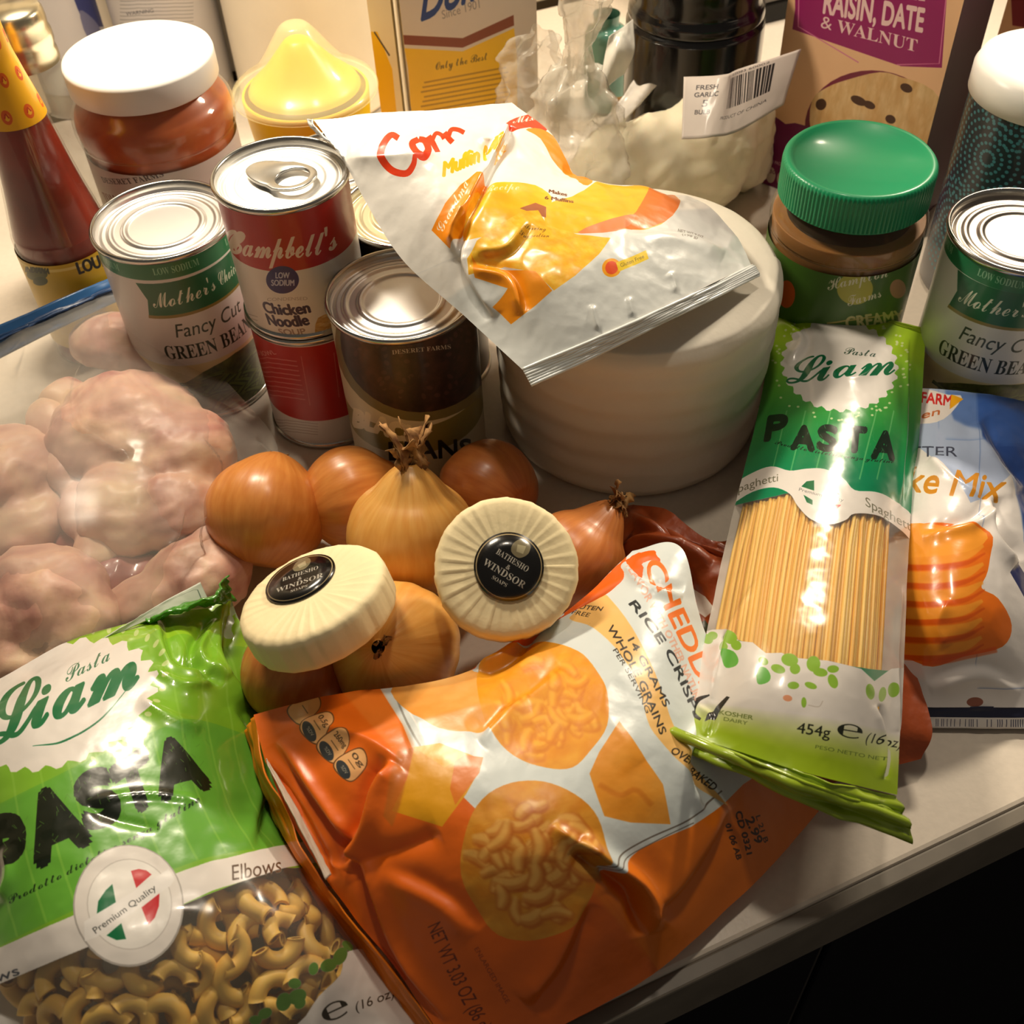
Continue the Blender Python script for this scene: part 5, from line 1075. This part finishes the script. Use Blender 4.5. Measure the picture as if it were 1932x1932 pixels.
T.line([(1880, 1225), (1800, 1245), (1740, 1250)], 12, _sr(230, 80, 10), a=.6, blur=2)
T.ell(1840, 1325, 16, 9, _sr(150, 90, 70))
PK2 = crumple(PK, .0013, 34, 51, [([(1755, 865), (1790, 900), (1850, 945)], .003, 12), ([(1740, 1010), (1830, 985), (1870, 960)], .003, 16, 1), ([(1870, 940), (1880, 1010), (1925, 1060)], .005, 20, 1), ([(1850, 790), (1880, 860), (1930, 920)], .003, 26, 1), ([(1750, 1290), (1850, 1265), (1930, 1300)], .002, 24, 1), ([(1790, 1130), (1770, 1180), (1790, 1220)], .0015, 14)], ridg=1)
pk = thing('pancake_mix_bag', P(1830, 1050, 0), 'blue and white pancake mix bag at the right edge, right of the spaghetti', 'baking mix bag')
bagmesh('bag_body', PK2, printed('pancake_film', T, .28, .5, bump=.12, coatr=.12), pk)
T = Tex('barcode_strip', 900, 120, _sr(226, 220, 214)); rr = random.Random(3)
T.poly([(0, .5), (1, .5), (1, 1), (0, 1)], _sr(30, 34, 60), sp='uv')
for k in range(70):
    x = .3 + k * .01; 
    if rr.random() < .6: T.poly([(x, .08), (x + .0035, .08), (x + .0035, .42), (x, .42)], _sr(40, 44, 80), sp='uv')
strip('bottom_seal', [(1640, 1372, .002), (1760, 1374, .003), (1880, 1375, .003), (2030, 1374, .002)], [(1640, 1328, .006), (1760, 1332, .010), (1880, 1333, .010), (2030, 1333, .006)], printed('seal_print', T, .4, .2), pk, 0, wav=.0012)

# ---------------------------------------------------------------- corn muffin mix bag
CM = patch([[(988, 700, .112), (1090, 652, .120), (1200, 602, .124), (1310, 552, .120), (1420, 500, .111)],
            [(872, 592, .120), (990, 548, .134), (1120, 502, .138), (1250, 455, .133), (1378, 430, .114)],
            [(762, 492, .132), (880, 440, .146), (1010, 402, .148), (1150, 376, .138), (1288, 366, .118)],
            [(692, 385, .146), (800, 350, .156), (910, 318, .157), (1012, 322, .146), (1112, 347, .130)],
            [(645, 298, .158), (745, 276, .164), (835, 262, .162), (940, 252, .156), (1038, 250, .142)],
            [(592, 226, .163), (700, 216, .165), (800, 208, .164), (890, 199, .160), (966, 193, .152)]], 200, 220)
M = Map(CM); T = Tex('corn_bag_print', 1600, 1600, _sr(238, 234, 226), M)
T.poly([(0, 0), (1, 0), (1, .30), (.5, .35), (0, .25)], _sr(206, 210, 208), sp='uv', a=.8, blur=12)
RO = _sr(232, 64, 20); YE = _sr(246, 180, 20)
T.line([(752, 262), (738, 256), (724, 275), (722, 300), (740, 322), (766, 328), (780, 314), (784, 298)], [12, 12, 14, 14, 13, 12, 10, 8], RO)
T.line([(790, 262), (778, 272), (786, 292), (800, 300), (808, 286), (802, 266), (790, 262)], [12, 13, 13, 13, 13, 13, 12], RO)
T.line([(808, 256), (818, 272), (826, 288)], 11, RO); T.line([(814, 268), (822, 252), (832, 254), (838, 262)], 8, RO)
T.line([(838, 250), (848, 262), (854, 268)], 11, RO); T.line([(846, 256), (852, 244), (864, 244), (876, 250)], 9, RO)
T.text('Muffin Mix', (836, 334), (960, 276), 26, YE, 'sansbi', .02, up=(-.1, -1))
T.poly([(955, 232), (985, 218), (1010, 216), (1032, 240), (1024, 250), (1000, 240), (970, 244)], RO, smooth=3); T.text('Mix', (968, 232), (1010, 226), 12, _sr(250, 230, 220), 'script', .01)
T.poly([(992, 244), (1020, 243), (1045, 258), (1075, 290), (1116, 344), (1100, 352), (1070, 332), (1040, 300), (1020, 262)], _sr(248, 146, 10), smooth=3)
T.poly([(815, 435), (840, 385), (868, 350), (900, 322), (925, 330), (900, 380), (880, 420), (850, 470)], _sr(246, 146, 18)); T.text('Grandma', (836, 440), (885, 345), 17, _sr(250, 236, 214), 'script', .012, up=(-.8, -.5)); 
f1 = food(_sr(252, 186, 24), _sr(255, 206, 56), _sr(232, 150, 16), 22, 2); f2 = food(_sr(252, 194, 36), _sr(255, 214, 84), _sr(220, 130, 14), 60, 4)
T.poly([(905, 350), (960, 344), (1010, 348), (1040, 370), (1030, 400), (980, 430), (900, 450), (870, 450), (880, 400)], (0, 0, 0), tex=f1, smooth=3); T.text("Recipe", (912, 362), (980, 358), 14, _sr(250, 220, 170), 'script', .01)
T.poly([(1030, 390), (1080, 368), (1150, 345), (1220, 350), (1270, 362), (1282, 385), (1250, 418), (1170, 435), (1090, 440), (1035, 430)], (0, 0, 0), tex=f1, smooth=3); T.poly([(1232, 354), (1270, 362), (1282, 385), (1255, 415), (1170, 434), (1200, 400)], _sr(222, 116, 28), smooth=3); T.poly([(1090, 438), (1150, 415), (1200, 405), (1175, 434), (1130, 440)], _sr(214, 130, 80), smooth=3); T.poly([(980, 395), (1010, 383), (1030, 392), (1030, 412), (1000, 402)], _sr(170, 100, 60))
T.poly([(885, 490), (900, 455), (940, 425), (985, 400), (1015, 398), (1032, 425), (1090, 442), (1152, 450), (1130, 480), (1085, 520), (1045, 548), (1010, 515), (950, 500), (890, 520)], (0, 0, 0), tex=f2, smooth=0)
T.poly([(890, 480), (900, 500), (1010, 512), (1042, 548), (1012, 575), (964, 612), (932, 580), (960, 545), (900, 525)], _sr(244, 150, 20))
T.text('Makes', (1036, 362), (1070, 368), 7, _sr(110, 60, 30), 'sansb'); T.text('6 Muffins', (1028, 376), (1082, 382), 7, _sr(110, 60, 30), 'sansb'); T.text('Serving', (990, 430), (1030, 436), 8, _sr(130, 90, 20), 'script', .01); T.text('Suggestion', (980, 444), (1036, 448), 8, _sr(130, 90, 20), 'script', .01)
T.ell(1154, 505, 18, 17, _sr(240, 160, 20)); T.ell(1154, 505, 12, 12, _sr(226, 80, 30)); T.poly([(1162, 496), (1218, 473), (1224, 488), (1168, 512)], _sr(240, 204, 20)); T.text('Gluten Free', (1172, 504), (1216, 486), 7, _sr(120, 100, 20), 'sansb')
gy = _sr(130, 128, 122); T.text('NET WT 7 OZ', (1282, 432), (1330, 446), 6, gy, 'sansb', shear=-.2); T.text('(198 g)', (1284, 448), (1312, 456), 6, gy, 'sansb')
T.poly([(970, 690), (990, 706), (986, 712), (968, 700)], _sr(20, 150, 190))
cre = [([(962, 236), (952, 262), (920, 320), (890, 380), (862, 440), (868, 490)], .0065, 13, 1), ([(925, 260), (915, 320), (875, 400)], -.005, 12), ([(862, 450), (880, 520), (930, 600)], -.004, 18, 1), ([(655, 300), (740, 298), (830, 290)], .002, 14), ([(1060, 330), (1180, 345), (1290, 380)], .003, 20, 1), ([(890, 500), (960, 520), (990, 590)], .003, 16, 1),
       ([(1118, 575), (1122, 600), (1128, 622)], .0014, 5), ([(1262, 515), (1270, 530), (1274, 552)], .0012, 5), ([(1185, 560), (1190, 580), (1194, 596)], .0012, 5), ([(1000, 420), (960, 470), (900, 480)], .002, 16, 1), ([(1180, 440), (1290, 440), (1370, 470)], .0025, 26, 1)]
CM2 = crumple(CM, .0012, 40, 61, cre, ridg=.9)
cm = thing('corn_mix_bag', P(1000, 430, .12), 'white corn muffin mix bag lying across the paper roll and the cans', 'baking mix bag')
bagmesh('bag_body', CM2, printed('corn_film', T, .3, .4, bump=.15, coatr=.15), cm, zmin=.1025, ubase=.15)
M_wf = mat('white_film', (226, 230, 228), .28, coat=.4, var=.03)
strip('bottom_seal', [(984, 694, .1125), (1090, 650, .120), (1200, 602, .124), (1310, 552, .120), (1420, 498, .111)], [(1002, 728, .108), (1108, 680, .114), (1216, 626, .118), (1326, 572, .114), (1432, 520, .107)], M_wf, cm, 7, .00035, k=60, wav=.0015)
strip('top_seal_corner', [(592, 226, .163), (600, 240, .163), (632, 275, .162), (648, 300, .161)], [(580, 224, .158), (590, 244, .158), (612, 258, .158), (645, 268, .158)], M_wf, cm, 0, wav=.002)

# ================================================================= RAW CHICKEN IN A ZIP BAG
def chick_mat():
    m = bpy.data.materials.new('raw_chicken_skin'); m.use_nodes = True; nt = m.node_tree; b = nt.nodes['Principled BSDF']; L = nt.links.new; N_ = nt.nodes.new
    tc = N_('ShaderNodeTexCoord'); n = N_('ShaderNodeTexNoise'); n.inputs['Scale'].default_value = 26; n.inputs['Detail'].default_value = 5; n.inputs['Distortion'].default_value = .8; L(tc.outputs['Object'], n.inputs['Vector'])
    r = N_('ShaderNodeValToRGB'); e = r.color_ramp.elements; e[0].position = .30; e[0].color = lin((176, 118, 108)); e[1].position = .72; e[1].color = lin((228, 198, 160)); x = e.new(.5); x.color = lin((212, 168, 146)); L(n.outputs['Fac'], r.inputs['Fac']); L(r.outputs[0], b.inputs['Base Color'])
    b.inputs['Roughness'].default_value = .52; b.inputs['Subsurface Weight'].default_value = .25; b.inputs['Subsurface Radius'].default_value = (.012, .005, .003); b.inputs['Subsurface Scale'].default_value = .6; b.inputs['Coat Weight'].default_value = .08; b.inputs['Coat Roughness'].default_value = .3
    n2 = N_('ShaderNodeTexNoise'); n2.inputs['Scale'].default_value = 110; n2.inputs['Detail'].default_value = 4; L(tc.outputs['Object'], n2.inputs['Vector']); bp = N_('ShaderNodeBump'); bp.inputs['Strength'].default_value = .35; bp.inputs['Distance'].default_value = .0012; L(n2.outputs['Fac'], bp.inputs['Height']); L(bp.outputs[0], b.inputs['Normal'])
    return m
M_chk = chick_mat(); M_meat = mat('raw_dark_meat', (150, 84, 80), .35, sss=.25, coat=.4, col2=(186, 120, 110), nscale=40, bump=.3, bscale=80)
tx = bpy.data.textures.new('lumps', 'CLOUDS'); tx.noise_scale = .024; tx.noise_depth = 3
tx2 = bpy.data.textures.new('wrinkles', 'MUSGRAVE'); tx2.noise_scale = .012
def blob(name, ells, mt, label=None, cat=None, group=None, parent=None, vox=.0022, disp=.004, smooth=6):
    """one continuous lump grown out of overlapping ellipsoids: (px, py, z, rx, ry, rz, turn) with radii in metres"""
    bm = bmesh.new(); c0 = P(*ells[0][:3])
    base = c0 if parent is None else np.array(parent.location)
    for e in ells:
        c = P(*e[:3]) - base
        mtx = Matrix.Translation(Vector(c)) @ Matrix.Rotation(math.radians(e[6]), 4, 'Z') @ (Matrix.Rotation(math.radians(e[7]), 4, 'Y') if len(e) > 7 else Matrix.Identity(4)) @ Matrix.Diagonal((e[3], e[4], e[5], 1))
        bmesh.ops.create_icosphere(bm, subdivisions=3, radius=1, matrix=mtx)
    me = bpy.data.meshes.new(name); bm.to_mesh(me); bm.free(); me.materials.append(mt); o = bpy.data.objects.new(name, me); COL.objects.link(o)
    if parent is None: o.location = base
    else: o.parent = parent
    r = o.modifiers.new('r', 'REMESH'); r.mode = 'VOXEL'; r.voxel_size = vox; r.use_smooth_shade = True
    s = o.modifiers.new('s', 'SMOOTH'); s.iterations = smooth; s.factor = .6
    d = o.modifiers.new('d', 'DISPLACE'); d.texture = tx; d.strength = disp; d.mid_level = .5; d.texture_coords = 'LOCAL'
    d = o.modifiers.new('w', 'DISPLACE'); d.texture = tx2; d.strength = disp * .22; d.mid_level = .6; d.texture_coords = 'LOCAL'
    if label: props(o, label, cat, group)
    return o
g = 'raw chicken thighs in the zip bag'
ch = thing('chicken_thigh', P(270, 860, 0), 'largest raw chicken thigh with pale skin, uppermost in the zip bag', 'chicken', g)
blob('skin_and_meat', [(250, 800, .040, .040, .034, .022, -35), (190, 830, .036, .028, .030, .022, 0), (330, 850, .036, .034, .028, .020, -40), (330, 960, .032, .026, .024, .016, -20), (240, 960, .030, .026, .030, .018, 20), (130, 760, .036, .014, .014, .014, 0)], M_chk, parent=ch, disp=.006, smooth=5)
blob('skin_fold', [(95, 800, .038, .012, .017, .011, 20), (118, 880, .036, .010, .018, .010, 10), (150, 960, .032, .010, .018, .009, 5), (190, 1030, .028, .013, .014, .008, 0)], M_chk, parent=ch, disp=.003, smooth=5)
blob('exposed_meat', [(200, 1100, .018, .022, .018, .012, 30), (290, 1090, .016, .022, .014, .010, 0), (160, 1010, .018, .016, .024, .012, 0)], M_meat, parent=ch, disp=.004)
blob('chicken_thigh', [(15, 900, .032, .030, .034, .022, 0), (40, 980, .026, .026, .026, .016, 0), (-40, 940, .03, .03, .03, .02, 0)], M_chk, 'raw chicken thigh cut off by the left edge, beside the largest one', 'chicken', g, disp=.006)
blob('chicken_thigh', [(80, 1130, .030, .034, .028, .022, -20), (20, 1160, .028, .030, .026, .020, 0), (140, 1170, .026, .026, .022, .018, -30), (60, 1220, .022, .030, .024, .014, 0)], M_chk, 'raw chicken thigh at the lower left, just above the green pasta bag', 'chicken', g, disp=.006)
blob('chicken_thigh', [(370, 1090, .022, .028, .024, .016, 30), (300, 1140, .020, .030, .018, .014, 20), (400, 1040, .022, .018, .022, .014, 0)], M_chk, 'raw chicken piece behind the white card, next to the left onion', 'chicken', g, disp=.005)
blob('chicken_thigh', [(300, 660, .030, .040, .022, .016, -20), (210, 640, .036, .024, .020, .014, 0)], M_chk, 'raw chicken piece at the back of the zip bag under the zipper', 'chicken', g, disp=.005)

ZB = patch([[(-70, 1290, .020), (110, 1230, .034), (280, 1180, .030), (430, 1125, .012)],
            [(-70, 1080, .052), (120, 1060, .060), (320, 1020, .054), (470, 1000, .014)],
            [(-70, 900, .064), (130, 840, .072), (310, 830, .070), (528, 862, .012)],
            [(-70, 760, .058), (110, 700, .064), (270, 680, .062), (440, 735, .022)],
            [(-60, 650, .050), (60, 602, .056), (150, 565, .056), (235, 528, .050)]], 150, 150)
ZB = crumple(ZB, .0016, 34, 71, [([(160, 680), (140, 760), (160, 820)], .003, 7), ([(150, 805), (200, 840), (250, 860)], .0025, 9), ([(380, 820), (420, 880), (400, 960)], .003, 12, 1), ([(480, 830), (520, 860), (540, 880)], .003, 10, 1), ([(350, 960), (340, 1010), (320, 1040)], .003, 10, 1), ([(0, 690), (50, 650), (30, 740)], .002, 10), ([(430, 900), (380, 1000), (400, 1080)], .003, 12, 1)], ridg=.9)
zb = thing('zip_bag', P(200, 850, 0), 'clear zip-top plastic bag with a blue zipper, holding raw chicken', 'plastic bag')
bagmesh('clear_film', ZB, film('zip_bag_film', (225, 220, 212), .10, .22, base=.010), zb, ubase=.02, zmin=.0012)
M_blue = mat('blue_zipper', (46, 96, 150), .3, var=.06, alpha=.93); M_blued = mat('blue_zipper_dark', (26, 58, 100), .35)
strip('zipper_band', [(-60, 640, .057), (60, 588, .060), (150, 548, .060), (238, 512, .054)], [(-60, 708, .046), (60, 646, .049), (150, 602, .050), (240, 560, .044)], M_blue, zb, 0, wav=.0008, th=.0012)
strip('zipper_groove', [(-60, 664, .0545), (60, 608, .0575), (150, 568, .0575), (238, 531, .0515)], [(-60, 674, .0535), (60, 616, .0565), (150, 576, .0565), (238, 539, .0505)], M_blued, zb, 0, wav=.0008, th=.0016)
T = Tex('bag_card', 500, 300, _sr(200, 206, 190))
T.line([(.08, .2), (.08, .78), (.12, .84), (.9, .84), (.94, .78), (.94, .2)], .012, _sr(110, 126, 110), sp='uv', smooth=False)
strip('write_on_panel', [(150, 1235, .036), (290, 1165, .042), (400, 1146, .034)], [(190, 1210, .040), (300, 1140, .044), (378, 1098, .040)], printed('card_print', T, .5, .1), zb, 0, wav=.0005)

# ================================================================= GARLIC BAG WITH TAG
M_net = mat('white_garlic_net', (238, 228, 200), .7, sss=.15, var=.03, bump=.25, bscale=150)
gb = thing('garlic_bag', P(1280, 320, 0), 'lumpy white bag of garlic with a barcode tag, behind the paper roll', 'garlic bag')
blob('bag_body', [(1180, 320, .034, .034, .030, .030, 0), (1250, 310, .038, .036, .030, .034, 0), (1330, 280, .046, .034, .030, .038, 0), (1385, 250, .046, .026, .026, .036, 0), (1300, 340, .024, .036, .024, .022, 0), (1140, 345, .03, .026, .026, .026, 0), (1400, 300, .022, .020, .022, .022, 0)], M_net, parent=gb, vox=.003, disp=.007, smooth=4)
T = Tex('garlic_tag', 900, 520, _sr(226, 214, 204)); ik = _sr(70, 64, 66); k = dict(sp='uv', up=(0, 1))
T.text('FRESH', (.11, .78), (.30, .78), .075, ik, 'sansb', **k); T.text('GARLIC', (.10, .66), (.32, .66), .075, ik, 'sansb', **k); T.text('5', (.18, .50), (.23, .50), .11, ik, 'sansb', **k); T.text('BULB', (.12, .38), (.27, .38), .07, ik, 'sansb', **k)
x = .50; rr = random.Random(9)
while x < .86:
    w_ = rr.choice((.005, .008, .013)); T.poly([(x, .42), (x + w_, .42), (x + w_, .90), (x, .90)], _sr(30, 28, 28), sp='uv'); x += w_ + rr.choice((.005, .008, .012))
T.text('PRODUCT OF CHINA', (.42, .26), (.86, .26), .05, ik, 'ital', **k); T.text('0 33383 60002', (.54, .93), (.84, .93), .035, ik, 'def', **k)
S = []
Lp = [(1290, 145, .112), (1365, 141, .114), (1400, 128, .114), (1512, 92, .116)]; Lb = [(1286, 262, .092), (1340, 258, .094), (1392, 248, .092), (1478, 198, .094)]
strip('barcode_tag', Lb, Lp, printed('tag_print', T, .5, .15), gb, 0, n=50, k=20, wav=.0006)

# ================================================================= TWISTED PLASTIC BAG, STRIP, PEELINGS
def tw(name, pts, rad, mt, parent, seed, folds=7, amp=.35, n=60, sides=48):
    pts = cr1(np.array([P(*q) for q in pts]), np.linspace(0, 1, n)); rr_ = np.interp(np.linspace(0, 1, n), np.linspace(0, 1, len(rad)), rad)
    th = np.linspace(0, 2 * math.pi, sides + 1); A = RT; B = np.cross(RT, [0, 0, 1.]); V = []
    for i in range(n):
        s = i / n; f = 1 + amp * np.sin(th * folds + s * 4 + seed) * (.6 + .4 * np.sin(s * 9)) + amp * fbm(np.cos(th) * 2, np.sin(th) * 2, s * 9, seed, 3)
        V.append(pts[i] + np.outer(rr_[i] * f * np.cos(th), A) + np.outer(rr_[i] * f * np.sin(th), B) + np.outer(.002 * np.sin(th * 3 + s * 20), [0, 0, 1.]))
    return mesh(name, np.array(V), gridfaces(n, sides + 1), mt, parent, world=True)
tb = thing('twisted_plastic_bag', P(1080, 330, 0), 'thin clear plastic bag gathered into a twist, between the sugar carton and the black canister', 'plastic bag')
M_pl = film('thin_plastic', (245, 240, 226), .34, .18); M_pl2 = film('thin_plastic_light', (240, 234, 220), .22, .16)
tw('gathered_body', [(1078, 350, .035), (1076, 300, .050), (1085, 230, .075), (1085, 160, .10), (1090, 120, .112)], [.028, .034, .030, .018, .009], M_pl, tb, 2)
tw('twisted_neck', [(1090, 150, .10), (1092, 90, .125), (1100, 30, .15), (1105, -30, .175)], [.010, .007, .012, .016], M_pl, tb, 5, 5, .3)
tw('loose_side', [(1010, 280, .03), (1000, 190, .07), (1005, 110, .10), (1020, 60, .12)], [.020, .022, .018, .007], M_pl2, tb, 8, 5, .4)
cf = patch([[(1130, 180, .085), (1150, 160, .09), (1180, 140, .095)], [(1140, 110, .105), (1165, 95, .112), (1198, 95, .11)], [(1150, 70, .118), (1175, 50, .122), (1195, 35, .125)]], 40, 40)
cf = crumple(cf, .003, 60, 5); o = mesh('corner_flap', cf, gridfaces(40, 40), film('flap_film', (250, 246, 235), .6, .2), tb, world=True); sd = o.modifiers.new('s', 'SOLIDIFY'); sd.thickness = .0005
ps = thing('plastic_strip', P(1185, 215, .04), 'white translucent flat strip sticking up between the twisted plastic and the garlic bag', 'strip')
o = strip('strip_sheet', [(1120, 250, .052), (1170, 190, .070), (1214, 120, .090)], [(1148, 262, .052), (1200, 205, .070), (1250, 152, .088)], mat('milky_plastic', (232, 226, 218), .35, alpha=.85, coat=.4), ps, 1, .0012, wav=.001)
gbl = thing('glass_pebble_jar', P(1140, 200, .0), 'small green glass jar beside the twisted plastic', 'jar')
lathe('jar_glass', smoothprof([(0, .001), (.014, .001), (.016, .01), (.016, .055), (.010, .064), (.010, .072)]), mat('green_glass', (90, 140, 124), .12, coat=.8, var=.1), gbl, 32)
sk = thing('dried_peel', P(1200, 235, 0), 'brown dried peel lying behind the garlic bag', 'peel')
UBp = patch([[(1150, 262, .030), (1180, 265, .034), (1240, 250, .03)], [(1150, 225, .036), (1195, 220, .048), (1240, 230, .04)], [(1160, 190, .03), (1200, 185, .036), (1225, 205, .03)]], 40, 40)
UBp = crumple(UBp, .004, 50, 9, ridg=1); o = mesh('peel_sheet', UBp, gridfaces(40, 40), mat('brown_peel', (150, 112, 60), .6, col2=(96, 66, 30), nscale=60), sk, world=True); sd = o.modifiers.new('s', 'SOLIDIFY'); sd.thickness = .0006
bpy.context.view_layer.update()
